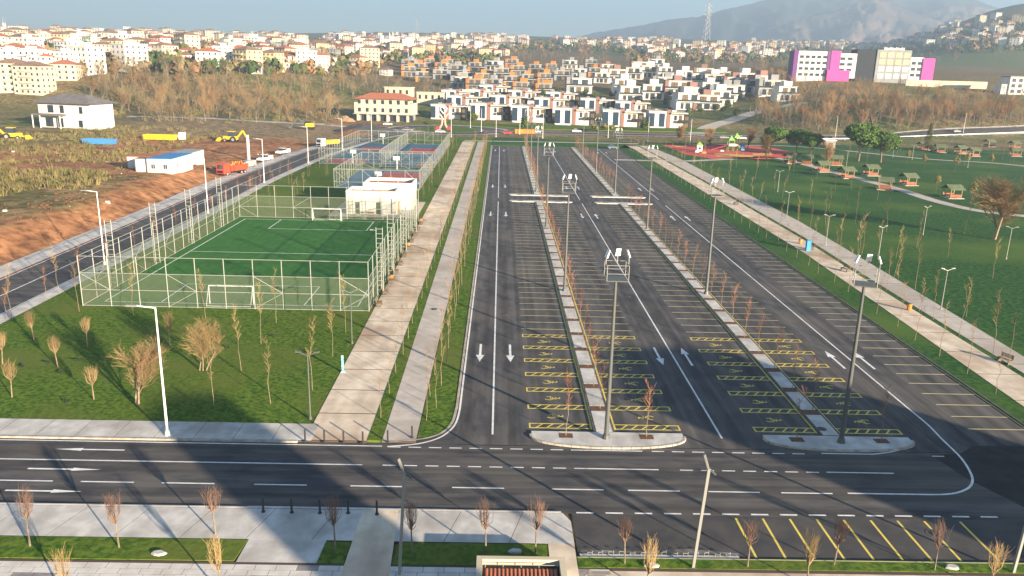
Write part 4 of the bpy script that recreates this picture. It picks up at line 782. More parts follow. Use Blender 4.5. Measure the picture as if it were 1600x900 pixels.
# front row terrace villas
def villa_a():
    o = thing('terrace_villa', 'x', 'house', (0, 0, 0), R(-7), 'white terrace villas below the hill')
    wall(o, -8, 0.2, 0, 15, -2, 7.4, 'white_wall'); wall(o, .2, 1.9, -.25, 14.8, -2, 8.2, 'brown_panel', 'chimney_wall'); wall(o, 1.9, 8, .3, 13, -2, 6.6, 'white_wall', 'wing'); MB().box(1.95, 9.8, -1.3, 13.4, 6.6, 7.15).build('roof', 'roof_pale', o); MB().box(-8.3, .18, -.3, 15.2, 7.4, 7.7).build('roof', 'roof_pale', o)
    for x in (-6.7, -2.0): MB().box(x - 1.3, x + 1.3, -.1, .0, .5, 6.6).build('tall_panel', 'blue_panel', o); MB().box(x - 1.3, x + 1.3, -.13, -.101, 3.4, 3.6).build('panel_rail', 'dark_wall', o)
    win(o, 6.6, .27, 3.5, 1.6, 2.4, 'y'); win(o, 4.3, .27, 3.6, 1.2, 2.2, 'd'); wall(o, 8.05, 11, 1, 9, -2, 6.2, 'dark_wall', 'side_wing'); win(o, 9.6, .97, .3, 1.8, 2.2, 'y'); win(o, 9.6, .97, 3.3, 1.8, 2.2, 'y')
    MB().box(5.2, 9.8, -1.6, .25, 2.7, 2.95).build('balcony', 'dark_wall', o); MB().box(5.2, 9.8, -1.6, -1.52, 2.95, 3.9).build('balcony_railing', 'black', o); MB().box(-7.5, -.5, -2.2, -1.9, -2, .6).build('garden_wall', 'white_wall', o)
    wall(o, 3, 5, 4, 7, 7.2, 7.9, 'white_wall', 'roof_box'); wall(o, -5, -3.4, 5, 8, 7.72, 8.4, 'grey_wall', 'roof_box'); return o
va = villa_a(); L = [(696, 186), (760, 187), (826, 191), (893, 195), (968, 198), (1040, 200), (722, 173), (790, 172), (858, 176), (930, 177), (985, 182), (750, 162), (815, 163), (875, 166), (770, 154), (712, 163)]
for i, p in enumerate(L):
    P = gt(*p); row = 'front row' if i < 6 else ('second row' if i < 11 else 'back row'); j = i if i < 6 else (i - 6 if i < 11 else i - 11)
    lb = 'white flat roofed villa with dark panels in the %s, %s from the left' % (row, nth(j if i < 11 else [2, 3, 4, 0, 1][j] if i < 16 else 0))
    if i == 0: va.location = P; va['label'] = lb
    else: dup(va, P, R(-7 + (i % 3) * 1.5), lb, None, 1.12)
# hillside villas: stacked white or grey boxes with orange accents
def villa(seed, base, accent, deco):
    rs = random.Random(seed); o = thing('hillside_villa', 'x', 'house'); W_ = rs.uniform(9, 12)
    wall(o, -W_ / 2, W_ / 2, 0, 9, -3, 3.2, base, 'lower_floor'); k = rs.choice((-1, 1)) * rs.uniform(.5, 2); wall(o, -W_ / 2 + max(k, 0) + .3, W_ / 2 + min(k, 0) - .3, -.6, 8, 3.2, 6.3, 'grey_wall' if base in ('grey_wall', 'dark_wall') else 'white_wall', 'upper_floor')
    MB().box(-W_ / 2 - .2, W_ / 2 + .2, -1.2, 9, 3.0, 3.22).build('terrace', 'white_wall', o); MB().box(-W_ / 2 + max(k, 0), W_ / 2 + min(k, 0), -.9, 8.2, 6.3, 6.55).build('roof', 'roof_pale', o)
    wall(o, rs.uniform(-3, 0), rs.uniform(1, 3.6), 2, 7, 6.56, 8.7, accent, 'penthouse'); wall(o, -W_ / 2 - .3, -W_ / 2 + 1.3, -.9, 5, 0, 6.8 if deco else 4, accent, 'accent_wall')
    for x in (-W_ * .3, -.2, W_ * .28): win(o, x, -.04, .4, W_ * .2, 2.2, 'y' if rs.random() < .5 else 'd')
    for x in (-W_ * .18, W_ * .2): win(o, x, -.64, 3.7, W_ * .24, 2.1, 'y' if rs.random() < .6 else 'd')
    MB().box(-W_ / 2, W_ / 2, -1.2, -1.14, 3.22, 4.0).build('railing', 'glass', o); return o
VP = [villa(1, 'white_wall', 'white_wall', 0), villa(2, 'white_wall', 'brown_panel', 1), villa(3, 'grey_wall', 'orange_panel', 1), villa(4, 'dark_wall', 'orange_panel', 0), villa(5, 'white_wall', 'grey_wall', 1), villa(6, 'dark_wall', 'grey_wall', 1)]
used_v = [0] * 6
DESC = ['all white', 'white with a brown side wall', 'grey with an orange side wall', 'dark with an orange penthouse', 'white with a grey side wall', 'dark grey']
left_h = [(640, 120), (662, 128), (690, 124), (715, 118), (742, 112), (770, 110), (640, 108), (672, 104), (700, 106), (728, 128), (755, 132), (785, 122), (810, 118), (836, 114), (862, 112), (890, 108), (925, 105), (800, 106), (770, 140), (742, 142), (800, 136), (826, 132), (852, 130), (880, 126), (905, 122), (930, 120), (815, 146), (850, 148), (690, 112), (655, 114), (720, 138)]
right_h = [(905, 146), (940, 130), (965, 128), (990, 124), (1015, 122), (1040, 122), (1000, 112), (1025, 108), (950, 114), (1070, 130), (1095, 136), (975, 146), (1038, 142), (1020, 156), (1060, 150), (1085, 160), (1110, 150), (1075, 172), (1105, 172), (1125, 168), (1130, 160), (985, 160), (1060, 138), (1150, 142), (1180, 146), (1205, 150), (1230, 158), (1115, 138), (1100, 124), (1130, 130), (1165, 136), (1195, 142), (1145, 154)]
for grp, LL in (('left', left_h), ('right', right_h)):
    cnt = {}
    for i, p in enumerate(sorted(LL)):
        P = gt(*p); v = (random.choice((2, 3, 5, 5, 5, 4, 2)) if grp == 'left' else random.choice((0, 0, 1, 4, 1, 0))); cnt[v] = cnt.get(v, -1) + 1
        lb = 'hillside villa, %s, %s slope, %s such from the left' % (DESC[v], grp, nth(cnt[v])); gr = 'villas on the %s hillside' % grp; rz = R(random.uniform(-16, 6))
        if not used_v[v]: o = VP[v]; o.location = P; o.rotation_euler.z = rz; o['label'] = lb; o['group'] = gr; used_v[v] = 1; o.scale = (1.3,) * 3
        else: dup(VP[v], P, rz, lb, gr, random.uniform(1.35, 1.7) if grp == 'right' else random.uniform(1.15, 1.4))
# school with magenta blocks
p = gt(1350, 128); s = mpp(p); o = thing('school_building', 'long school building with magenta end blocks and white window bands on the right hill', 'school', p, R(-4)); X = lambda v: (v - 1350) * s; Z = lambda v: (128 - v) * s
for x0, x1, zt, zb, m, d0, nm in ((1250, 1297, 88, 140, 'white_wall', 0, 'left_wing'), (1249, 1255, 87.6, 140, 'purple', -.3, 'purple_end'), (1295, 1300, 87.4, 122, 'purple', -.3, 'purple_strip'), (1300, 1313, 87, 113, 'magenta', -.6, 'magenta_block'), (1313, 1336, 90, 116, 'white_wall', .3, 'stair_wing'), (1296, 1327, 113, 124, 'magenta', -2.4, 'magenta_annex'), (1336, 1363, 84, 128, 'dark_wall', .8, 'dark_block'), (1363, 1410, 84, 129, 'grey_wall', 0, 'main_wing'), (1410, 1428, 93, 126, 'white_wall', .4, 'right_wing'), (1427, 1443, 94, 128, 'magenta', -.5, 'magenta_end')): wall(o, X(x0), X(x1), d0, d0 + 13, Z(zb) - 4, Z(zt), m, nm)
for r_ in range(4):
    for k in range(5): win(o, X(1260 + k * 8), -.05, Z(97.6 + r_ * 8), 5.4 * s, 3.6 * s, 'd')
    for k in range(4): wall(o, X(1367 + k * 11), X(1375 + k * 11), -.15, -.02, Z(94 + r_ * 9.5), Z(87.4 + r_ * 9.5), 'yellow_wall' if r_ < 2 else 'white_wall', 'facade_panel')
for r_ in range(3):
    for k in range(2): win(o, X(1317 + k * 10), .25, Z(99 + r_ * 7.6), 6.5 * s, 3.6 * s, 'd'); win(o, X(1415 + k * 8), .35, Z(103 + r_ * 8), 5.5 * s, 4 * s, 'd')
sg = MB()
for k in range(11): sg.box(X(1374 + k * 2.6), X(1375.8 + k * 2.6), 3, 3.3, Z(84), Z(80.2 + (k * 7 % 3) * .5))
sg.build('roof_lettering', 'white_wall', o)
p = gt(1478, 137); s = mpp(p); o = thing('retaining_wall', 'long cream retaining wall on the slope right of the school', 'wall', p, R(-4)); 
for k in range(9): wall(o, (-54 + k * 12) * s, (-42.1 + k * 12) * s, 0, .8, -2, 9 * s, 'cream_wall', 'wall_panel')
p = gt(1590, 148); s = mpp(p); o = thing('white_villa', 'white three storey villa at the right edge below the brown slope', 'house', p); wall(o, -13 * s, 20 * s, 0, 10, -1, 22 * s, 'white_wall'); wall(o, -22 * s, -13.1 * s, 1, 9, -1, 13 * s, 'white_wall', 'wing'); MB().box(-14 * s, 21 * s, -.5, 10.5, 22 * s, 23.5 * s).build('roof', 'grey_wall', o)
for r_ in range(3):
    for k in range(3): win(o, (-8 + k * 9) * s, -.04, (2 + r_ * 7) * s, 5 * s, 4.5 * s, 'd')
# ------------------------------------------------------------------ the city: nearer blocks built one by one
def win_grid(w_, d, h, fl, bal=False):
    mb = MB(); n_ = max(2, int(w_ / 3.2)); m_ = max(2, int(d / 3.4)); fh = h / fl
    for f in range(fl):
        for k in range(n_): x = -w_ / 2 + (k + .5) * w_ / n_; mb.box(x - .55, x + .55, -.06, .02, f * fh + 1.0, f * fh + 2.3)
        for k in range(m_):
            y = (k + .5) * d / m_
            for sx in (-1, 1): mb.box(min(sx * w_ / 2, sx * (w_ / 2 + .06)), max(sx * w_ / 2, sx * (w_ / 2 + .06)), y - .5, y + .5, f * fh + 1.0, f * fh + 2.3)
    return mb
def block(wm, rm, w_, d, fl, hiproof):
    o = thing('apartment_block', 'x', 'building'); h = fl * 3.0; wall(o, -w_ / 2, w_ / 2, 0, d, -6, h, wm)
    if hiproof: hip(o, -w_ / 2, w_ / 2, 0, d, h, 2.4, rm, .7)
    else: MB().box(-w_ / 2 - .3, w_ / 2 + .3, -.3, d + .3, h, h + .5).build('roof', rm, o); wall(o, -2, 2, d / 2 - 2, d / 2 + 2, h + .5, h + 2.6, wm, 'stair_head')
    tag(win_grid(w_, d, h, fl).build('windows', 'glass', o), kind='stuff'); mb = MB()
    for f in range(1, fl): mb.box(-w_ * .22, w_ * .22, -1.1, -.07, f * 3 - .1, f * 3 + .9)
    tag(mb.build('balconies', wm, o), kind='stuff'); return o
BP = [('white_wall', 'roof_red', 13, 11, 4, 1), ('cream_wall', 'roof_red', 14, 11, 3, 1), ('white_wall', 'white_wall', 15, 12, 5, 0), ('yellow_wall', 'roof_brown', 13, 12, 4, 1), ('white_wall', 'roof_brown', 11, 10, 2, 1), ('cream_wall', 'roof_brown', 16, 12, 5, 1), ('pink_wall', 'roof_red', 12, 11, 3, 1), ('mint_wall', 'grey_wall', 14, 12, 4, 0), ('white_wall', 'roof_red', 10, 9, 2, 1), ('grey_wall', 'roof_grey', 13, 11, 3, 0)]
CN = {'white_wall': 'white', 'cream_wall': 'cream', 'yellow_wall': 'yellow', 'pink_wall': 'pinkish', 'mint_wall': 'pale green', 'grey_wall': 'grey', 'roof_red': 'red', 'roof_brown': 'brown', 'roof_grey': 'grey'}
PR = [block(*b) for b in BP]; pu = [0] * len(PR)
rc_ = random.Random(21); city = []
def lower(x): return float(np.interp(x, [-20, 130, 140, 380, 560, 600, 780, 800, 960, 1000, 1200, 1260, 1450, 1600], [118, 118, 106, 110, 112, 96, 92, 74, 74, 92, 92, 80, 76, 74]))
def upper(x): return float(np.interp(x, [-20, 200, 500, 800, 1100, 1300, 1450, 1600], [51, 53, 56, 60, 64, 60, 46, 28]))
occ = []
for _ in range(9000):
    x = rc_.uniform(-15, 1615); a, b = upper(x), lower(x); t = rc_.random() ** 1.25; y = a + (b - a) * t
    if fbm(np.array(x / 60), np.array(y / 9), 77, 2) < .36: continue
    P = gt(x, y)
    if P is None or P.y < 480: continue
    mn = 15 + P.y * .004
    if any((P.x - q_[0]) ** 2 + (P.y - q_[1]) ** 2 < mn * mn for q_ in occ[-1400:]): continue
    occ.append((P.x, P.y)); city.append((P.y, x, y, P))
    if len(city) >= 1250: break
for i, (px_, py_) in enumerate(((18, 122), (42, 122), (66, 122), (8, 96), (34, 96), (60, 95), (97, 118), (98, 100), (100, 126), (20, 145), (45, 148), (163, 104), (216, 112), (240, 84), (282, 87), (325, 113), (382, 113), (417, 110), (442, 110), (480, 113), (600, 118), (1310, 82), (1335, 82), (1355, 80))): P = gt(px_, py_); city.append((P.y - 2000, px_, py_, P))
city.sort(key=lambda q_: q_[0]); restw = {}; cntr = {}
for i, (yy, x, y, P) in enumerate(city):
    v = rc_.choice((0, 1, 3, 4, 5, 6, 7, 8, 0, 2, 8, 4, 9, 5, 1, 6) if x < 560 else (0, 1, 4, 8, 4, 8, 3, 5, 6, 2)); rz = R(rc_.choice((-8, -20, 12, 25, 60, -35)) + rc_.uniform(-6, 6)); sc = rc_.uniform(.75, 1.1)
    if i < 24: v = (5, 5, 1, 2, 2, 0, 2, 2, 0, 4, 8, 2, 7, 2, 3, 4, 0, 2, 5, 4, 4, 2, 6, 1)[i]
    if i < 295:
        zone = 'far left' if x < 300 else 'centre left' if x < 620 else 'above villas' if x < 1000 else 'centre right' if x < 1250 else 'right hill'; key = (v, zone); cntr[key] = cntr.get(key, -1) + 1
        b = BP[v]; lb = '%s %s storey city block with %s roof, %s, %s nearest of its kind' % (CN[b[0]], ('', 'one', 'two', 'three', 'four', 'five')[b[4]], CN.get(b[1], 'flat'), zone, nth(cntr[key]))
        if not pu[v]: o = PR[v]; o.location = P; o.rotation_euler.z = rz; o['label'] = lb; o['group'] = 'city buildings'; pu[v] = 1
        else: dup(PR[v], P, rz, lb, 'city buildings', sc)
    else:
        b = BP[v]; w_, d, h = b[2] * sc, b[3] * sc, b[4] * 3 * sc; mb = restw.setdefault('all', MB()); c_, s_ = math.cos(rz), math.sin(rz); k = len(mb.v); wi = list(CN).index(b[0]); ri_ = 6 if b[1] == 'roof_red' else 7 if b[1] == 'roof_brown' else wi
        mb.box(-w_ / 2, w_ / 2, -d / 2, d / 2, -6, h, wi); mb.box(-w_ / 2 - .4, w_ / 2 + .4, -d / 2 - .4, d / 2 + .4, h, h + (2.2 if b[5] else .5), ri_, 4.2 if b[5] else 0)
        for f in range(b[4]):
            for kx in range(3): xx = -w_ / 2 + (kx + .5) * w_ / 3; mb.box(xx - .8, xx + .8, -d / 2 - .06, -d / 2 + .02, f * 3 * sc + .9, f * 3 * sc + 2.4, 9)
        mb.v[k:] = [(P.x + c_ * a[0] - s_ * a[1], P.y + s_ * a[0] + c_ * a[1], P.z + a[2]) for a in mb.v[k:]]
tag(restw['all'].build('distant_city', list(CN)[:6] + ['roof_red', 'roof_brown', 'roof_grey', 'glass']), 'distant mass of small houses along the skyline', None, None, 'stuff')
# minarets, pylons
def minaret(label, px_, base, top, n_=1):
    P = gt(px_, base); s = mpp(P); H = (base - top) * s; o = thing('minaret', label, 'minaret', P, 0, 'white minarets'); r_ = H * .035
    MB().tube((0, 0, -5), (0, 0, H * .72), r_, r_ * .8, 8).build('shaft', 'white_wall', o); MB().tube((0, 0, H * .58), (0, 0, H * .62), r_ * 1.5, r_ * 1.6, 8).build('balcony', 'white_wall', o); MB().tube((0, 0, H * .72), (0, 0, H), r_ * .95, .05, 8).build('spire', 'grey_wall', o)
for i, a in enumerate(((8, 60, 33), (11, 60, 34), (206, 62, 43), (334, 72, 49), (394, 62, 46), (609, 70, 46), (614, 70, 45))): minaret('slim white minaret rising from the city, %s from the left' % nth(i), *a)
def pylon(label, px_, base, top):
    P = gt(px_, base); s = mpp(P); H = (base - top) * s; o = thing('power_pylon', label, 'pylon', P, R(15)); b = H * .08; r_ = H * .008
    C = [(-1, -1), (1, -1), (1, 1), (-1, 1)]
    for c_ in C: MB().tube((c_[0] * b, c_[1] * b, -4), (c_[0] * b * .18, c_[1] * b * .18, H), r_, r_ * .7, 4).build('leg', 'pole_grey', o)
    for k in range(7):
        za, zb = H * k / 7, H * (k + 1) / 7; fa, fb = b * (1 - .82 * k / 7), b * (1 - .82 * (k + 1) / 7)
        for j in range(4): a, c_ = C[j], C[(j + 1) % 4]; MB().tube((a[0] * fa, a[1] * fa, za), (c_[0] * fb, c_[1] * fb, zb), r_ * .6, r_ * .6, 4).build('lattice', 'pole_grey', o)
    for f in (.68, .8, .92): MB().tube((-H * .13, 0, H * f), (H * .13, 0, H * f), r_ * .8, r_ * .8, 4).build('cross_arm', 'pole_grey', o)
pylon('tall lattice pylon on the hill in front of the mountain', 1103, 63, 11); pylon('lattice pylon above the skyline left of centre', 652, 60, 33)
# roundabout monument
p = g(693, 203); s = mpp(p); o = thing('monument', 'pink monument of two curved pillars holding a heart on the roundabout', 'monument', (p.x, p.y, .2))
def curve_tube(pts, r_, m, name): 
    mb = MB(); P_ = smooth([(a, b) for a, b in pts], 5)
    for a, b in zip(P_, P_[1:]): mb.tube((a.x * s, 0, a.y * s), (b.x * s, 0, b.y * s), r_ * s, r_ * s, 6)
    return mb.build(name, m, o)
pk = mat('monument_pink', (.6, .33, .26), .7); M['pk'] = pk
for q_ in (-1, 1): curve_tube([(q_ * 8, 0), (q_ * 3.5, 6), (q_ * 2, 14), (q_ * 3.4, 20), (q_ * 8.5, 25)], 1.5, 'pk', 'pillar'); curve_tube([(0, 24), (q_ * 4.2, 29), (q_ * 4.6, 33), (q_ * 2, 34.5), (0, 32)], .8, 'white_metal', 'heart_ring'); MB().box(q_ * 9 * s - 1, q_ * 9 * s + 1, -.8, .8, 0, 1.3, 0, .25).build('red_base', 'car_red', o)
# ------------------------------------------------------------------ vehicles
def wheels(o, pts, r_, wd=.22):
    for (x, y) in pts: wl = MB().tube((x, y - wd / 2, r_), (x, y + wd / 2, r_), r_, r_, 12).build('wheel', 'rubber', o); MB().tube((x, y - wd / 2 - .02, r_), (x, y + wd / 2 + .02, r_), r_ * .55, r_ * .55, 8).build('rim', 'galv', wl)
def car(m, van=False):
    o = thing('parked_car', 'x', 'car'); h = 1.95 if van else 1.45
    body = MB().side([(-2.1, .3), (2.1, .3), (2.15, .62), (2.0, .82), (1.0, .92), (-1.9, .95), (-2.12, .75)], -.85, .85).build('body', m, o)
    cab = MB(); cab.side([(1.05, .9), (.35, h - .02), (-1.3, h), (-1.95, .93)], -.74, .74); cab.build('cabin', 'glass', o); MB().side([(.3, h - .03), (.28, h + .04), (-1.25, h + .05), (-1.35, h - .02)], -.75, .75).build('roof', m, o)
    for y in (-.6, .6): MB().box(2.02, 2.16, y - .15, y + .15, .55, .7).build('headlight', 'lamp_glow', o); MB().box(-2.15, -2.05, y - .12, y + .12, .65, .8).build('tail_light', 'car_red', o)
    wheels(o, ((1.3, -.8), (1.3, .8), (-1.3, -.8), (-1.3, .8)), .33); return o
cars = {m: car(m) for m in ('car_white', 'car_blue', 'car_grey', 'car_red')}; cu = set()
for m, p, rz, lb in (('car_blue', (957, 233), 10, 'dark blue car parked at the far end of the right lane'), ('car_red', (793, 210), 5, 'red car on the road right of the roundabout'), ('car_white', (688, 208), 0, 'white car driving round the roundabout'), ('car_grey', (637, 205), -10, 'silver car entering the roundabout from the left'), ('car_white', (606, 196), 0, 'white car parked in front of the red roofed building'), ('car_white', (901, 207), 0, 'white car on the far road below the terrace villas'), ('car_white', (838, 208), 170, 'white car near the orange barrier on the far road'), ('car_white', (1158, 218), 0, 'white car on the far road behind the playground'), ('car_grey', (1300, 218), 90, 'grey car by the small hut behind the pines'), ('car_grey', (1494, 207), 10, 'grey car driving on the far right road'), ('car_grey', (1131, 217), 0, 'dark grey car left of the white car behind the playground')):
    P = gt(*p) + Vector((0, 0, .13))
    if m not in cu: c_ = cars[m]; c_.location = P; c_.rotation_euler.z = R(rz); c_['label'] = lb; cu.add(m)
    else: dup(cars[m], P, R(rz), lb)
def pickup(label, p, rz, bed='car_white'):
    o = thing('pickup_truck', label, 'pickup', gt(*p) + Vector((0, 0, .06)), R(rz)); MB().side([(-2.6, .45), (2.6, .45), (2.65, .9), (1.4, 1.15), (1.0, 1.2), (-2.6, 1.2)], -.95, .95).build('body', 'car_white', o); MB().side([(1.2, 1.15), (.7, 1.85), (-.5, 1.88), (-.55, 1.15)], -.85, .85).build('cabin', 'glass', o); MB().box(-.55, .72, -.87, .87, 1.86, 1.95).build('roof', 'car_white', o)
    for y in (-.9, .9): MB().box(-2.6, -.6, y - .05, y + .05, 1.2, 1.6).build('bed_side', bed, o)
    for y in (-.65, .65): MB().box(2.58, 2.68, y - .2, y + .2, .7, .9).build('headlight', 'lamp_glow', o)
    wheels(o, ((1.7, -.9), (1.7, .9), (-1.6, -.9), (-1.6, .9)), .4)
pickup('white pickup truck parked on the left road nearer to the red truck', (414, 252), -112); pickup('white van style pickup behind the first one on the left road', (442, 241), -112)
def truck(label, p, rz, cabm, bedm, load=None):
    o = thing('dump_truck', label, 'truck', gt(*p) + Vector((0, 0, .06)), R(rz)); MB().box(-4.2, 3.6, -.9, .9, .7, 1.05).build('chassis', 'black', o); c_ = MB().side([(1.9, .6), (4.1, .6), (4.15, 1.6), (3.9, 2.9), (3.6, 3.15), (1.9, 3.15)], -1.2, 1.2).build('cab', cabm, o)
    MB().side([(4.14, 1.75), (3.95, 2.85), (3.88, 2.85), (4.06, 1.75)], -1.0, 1.0).build('windscreen', 'glass', c_); MB().box(4.1, 4.2, -.9, .9, .8, 1.4).build('grille', 'black', c_)
    MB().side([(-4.5, 1.1), (1.6, 1.1), (1.7, 2.5), (-4.7, 2.5)], -1.25, 1.25).build('tipper_body', bedm, o)
    if load:
        mb = MB(); rs = random.Random(2)
        for k in range(14): a = Vector((rs.uniform(-4, 1.2), rs.uniform(-1, 1), 2.4)); mb.bar(a, a + Vector((rs.uniform(-1.2, 1.2), rs.uniform(-.5, .5), rs.uniform(.2, 1))), .25)
        mb.build('load', load, o)
    wheels(o, ((2.9, -1.05), (2.9, 1.05), (-2.2, -1.05), (-2.2, 1.05), (-3.4, -1.05), (-3.4, 1.05)), .52, .3)
truck('red truck loaded with orange formwork at the roadside', (363, 273), -115, 'truck_red', 'truck_red', 'orange'); truck('white dump truck with yellow tipper on the left road', (512, 230), -125, 'car_white', 'safety_yellow'); 
o = thing('small_van', 'grey van behind the red truck on the left road', 'van', gt(388, 262) + Vector((0, 0, .06)), R(-114)); MB().side([(-2.3, .35), (2.3, .35), (2.3, 1.0), (1.6, 1.9), (-2.3, 1.95)], -.9, .9).build('body', 'car_grey', o); MB().side([(2.28, 1.05), (1.66, 1.85), (1.6, 1.82), (2.2, 1.05)], -.8, .8).build('windscreen', 'glass', o); wheels(o, ((1.5, -.85), (1.5, .85), (-1.5, -.85), (-1.5, .85)), .35)
def backhoe(label, p, rz, sc=1.0):
    o = thing('backhoe_loader', label, 'excavator', gt(*p), R(rz)); MB().box(-1.8, 2.3, -.8, .8, .8, 1.7, 0, .1).build('body', 'safety_yellow', o); c_ = MB().box(-.9, .7, -.8, .8, 1.7, 3.0, 0, .12).build('cab', 'glass', o); MB().box(-1.0, .8, -.9, .9, 3.0, 3.12).build('cab_roof', 'safety_yellow', c_)
    MB().bar((2.2, 0, 1.0), (3.6, 0, .6), .9, .2).build('loader_arm', 'safety_yellow', o); MB().side([(3.5, .2), (4.5, .2), (4.3, .5), (3.7, 1.2), (3.5, 1.2)], -1.1, 1.1).build('loader_bucket', 'safety_yellow', o)
    MB().bar((-1.8, 0, 1.3), (-3.7, 0, 3.4), .35, .45).build('boom', 'safety_yellow', o); MB().bar((-3.7, 0, 3.4), (-5.0, 0, 1.2), .28, .35).build('dipper', 'safety_yellow', o); MB().side([(-5.5, .3), (-4.7, .3), (-4.6, 1.2), (-5.2, 1.2)], -.4, .4).build('digging_bucket', 'pole_dark', o)
    wheels(o, ((1.6, -.9), (1.6, .9)), .55, .35); wheels(o, ((-1.0, -.95), (-1.0, .95)), .85, .45); o.scale = (sc,) * 3
backhoe('yellow backhoe loader at the left edge of the site', (20, 218), 8, 1.25); backhoe('yellow backhoe loader with raised boom near the white column', (362, 222), 170, 1.2)
o = thing('excavator', 'yellow excavator with dark boom on the far dirt ground', 'excavator', gt(484, 202)); MB().box(-1.6, 1.8, -1.2, 1.2, 1.1, 2.6, 0, .15).build('body', 'safety_yellow', o); MB().bar((-1.4, 0, 2.2), (-5, 0, 4.6), .5, .6).build('boom', 'pole_dark', o); MB().bar((-5, 0, 4.6), (-8, 0, 1.0), .4, .5).build('dipper', 'pole_dark', o); MB().box(-9, -7.6, -.6, .6, .2, 1.2).build('bucket', 'pole_dark', o)
for y in (-1.1, 1.1): MB().box(-2, 2, y - .3, y + .3, 0, 1.0, 0, .2).build('track', 'black', o)
MB().box(-1.5, 0, -1.15, 0, 2.6, 3.6).build('cab', 'glass', o)
def skip_bed(label, p, rz, L_, m):
    o = thing('tipper_body', label, 'container', gt(*p), R(rz)); h = 1.9
    for y in (-1.3, 1.3): MB().side([(-L_ / 2, .3), (L_ / 2, .3), (L_ / 2 + .4, h), (-L_ / 2 - .4, h)], y - .06, y + .06).build('side_panel', m, o)
    for x in (-L_ / 2, L_ / 2): MB().box(x - .1, x + .1, -1.24, 1.24, .3, h).build('end_panel', m, o)
    MB().box(-L_ / 2 + .1, L_ / 2 - .1, -1.24, 1.24, .2, .34).build('floor', m, o)
skip_bed('yellow tipper body lying on the construction ground', (251, 219), -4, 10.5, 'safety_yellow'); skip_bed('blue open skip container on the construction ground', (156, 226), -3, 9.5, 'tarp_blue')
o = thing('white_truck_cab', 'white truck cab standing beside the yellow tipper body', 'truck cab', gt(285, 219), R(200)); MB().side([(-1.2, .4), (1.2, .4), (1.25, 1.4), (1.0, 2.7), (-1.2, 2.8)], -1.15, 1.15).build('cab', 'car_white', o); MB().side([(1.26, 1.5), (1.04, 2.6), (.98, 2.6), (1.15, 1.5)], -1, 1).build('windscreen', 'glass', o); wheels(o, ((.5, -1), (.5, 1)), .48)
# site cabins
def cabin(label, pp, right, w_, d, h, wm, rm, nwin, rz=0):
    P = gt(*pp); x0 = P.x - (w_ if right else 0); x1 = x0 + w_; y0 = P.y; y1 = y0 + d; z = float(T((x0 + x1) / 2, (y0 + y1) / 2)); o = thing('site_cabin', label, 'cabin', (x0, y0, z), rz, 'site cabins'); w_, d = x1 - x0, y1 - y0
    wall(o, 0, w_, 0, d, -.6, h, wm); MB().box(-.1, w_ + .1, -.1, d + .1, h, h + .16).build('roof', rm, o)
    for x in (0, w_): MB().box(x - .07, x + .07, -.06, .0, 0, h - .01).build('corner_post', 'galv', o)
    for k in range(nwin): win(o, w_ * (k + .5) / nwin, -.05, .9, 1.0, 1.2, 'w'); win(o, w_ + .05, d * (k + .5) / nwin, .9, 1.0, 1.2, 'w', math.pi / 2)
cabin('white site cabin with pale green roof at the front of the group', (213, 268), 0, 8.2, 2.8, 3.0, 'white_wall', 'roof_green', 0); cabin('small cabin with red roof behind the front white cabin', (200, 263), 0, 7, 6, 2.8, 'white_wall', 'roof_red', 1); cabin('long white cabin with blue sheeting on its roof', (269, 272), 1, 5.6, 13, 3.2, 'white_wall', 'tarp_blue', 2); cabin('white cabin with two side windows at the back of the group', (291, 259), 1, 5.0, 13, 3.3, 'white_wall', 'galv', 2)
tag(MB().prism([(1.2 * math.cos(k), .9 * math.sin(k)) for k in np.linspace(0, 6.28, 9)[:-1]], 0, .9).build('tarp_heap', 'tarp_blue', None, gt(265, 266)), 'blue tarpaulin heap beside the front site cabin', 'tarpaulin')
o = thing('concrete_column', 'tall pale concrete column standing on the construction ground', 'column', gt(389, 252)); MB().tube((0, 0, 0), (0, 0, 7.6), .42, .38, 10).build('shaft', 'white_wall', o); MB().box(-.6, .6, -.6, .6, 0, .3).build('base', 'concrete', o)
for nm, lb, p, rx, rz_, m, sd_ in (('gravel_heap', 'dark gravel heap beside the road to the roundabout', (572, 206), 13, 4.2, 'gravel', 1), ('earth_heap', 'brown earth heap left of the gravel heap', (552, 210), 8, 2.2, 'soil', 2), ('earth_heap', 'sandy boulder heap by the red roofed building', (540, 189), 5, 3, 'wood', 3), ('earth_heap', 'low reddish earth heap near the yellow backhoe', (365, 233), 7, 1.4, 'soil', 4)):
    rs = random.Random(sd_); mb = MB(); rings = 6; n_ = 18; P0 = gt(*p)
    for r_ in range(rings + 1):
        f = r_ / rings
        for k in range(n_): a = k * 6.283 / n_; q_ = rx * (1 - f) * (1 + .15 * math.sin(a * 2 + sd_)) + .05; mb.v.append((q_ * math.cos(a), q_ * .6 * math.sin(a), rz_ * (f ** .8) + rs.uniform(-.12, .12) * rz_ * (0 < f < 1) - .2))
    for r_ in range(rings):
        for k in range(n_): mb.f.append((r_ * n_ + k, r_ * n_ + (k + 1) % n_, (r_ + 1) * n_ + (k + 1) % n_, (r_ + 1) * n_ + k)); mb.m.append(0)
    tag(mb.build(nm, m, None, P0), lb, 'heap')
mb = MB(); rs = random.Random(8)
for k in range(900):
    y = rs.uniform(85, 270); x = -88 - 9 * math.sin(y / 31) + rs.gauss(0, 4) if y < 190 else rs.uniform(-140, -74); r_ = rs.uniform(.08, .26) * (1 if rs.random() < .93 else 1.8); z = float(T(x, y)); mb.box(x - r_, x + r_, y - r_ * .8, y + r_ * .8, z - .2, z + r_ * .8, int(rs.random() < .012), r_ * .35)
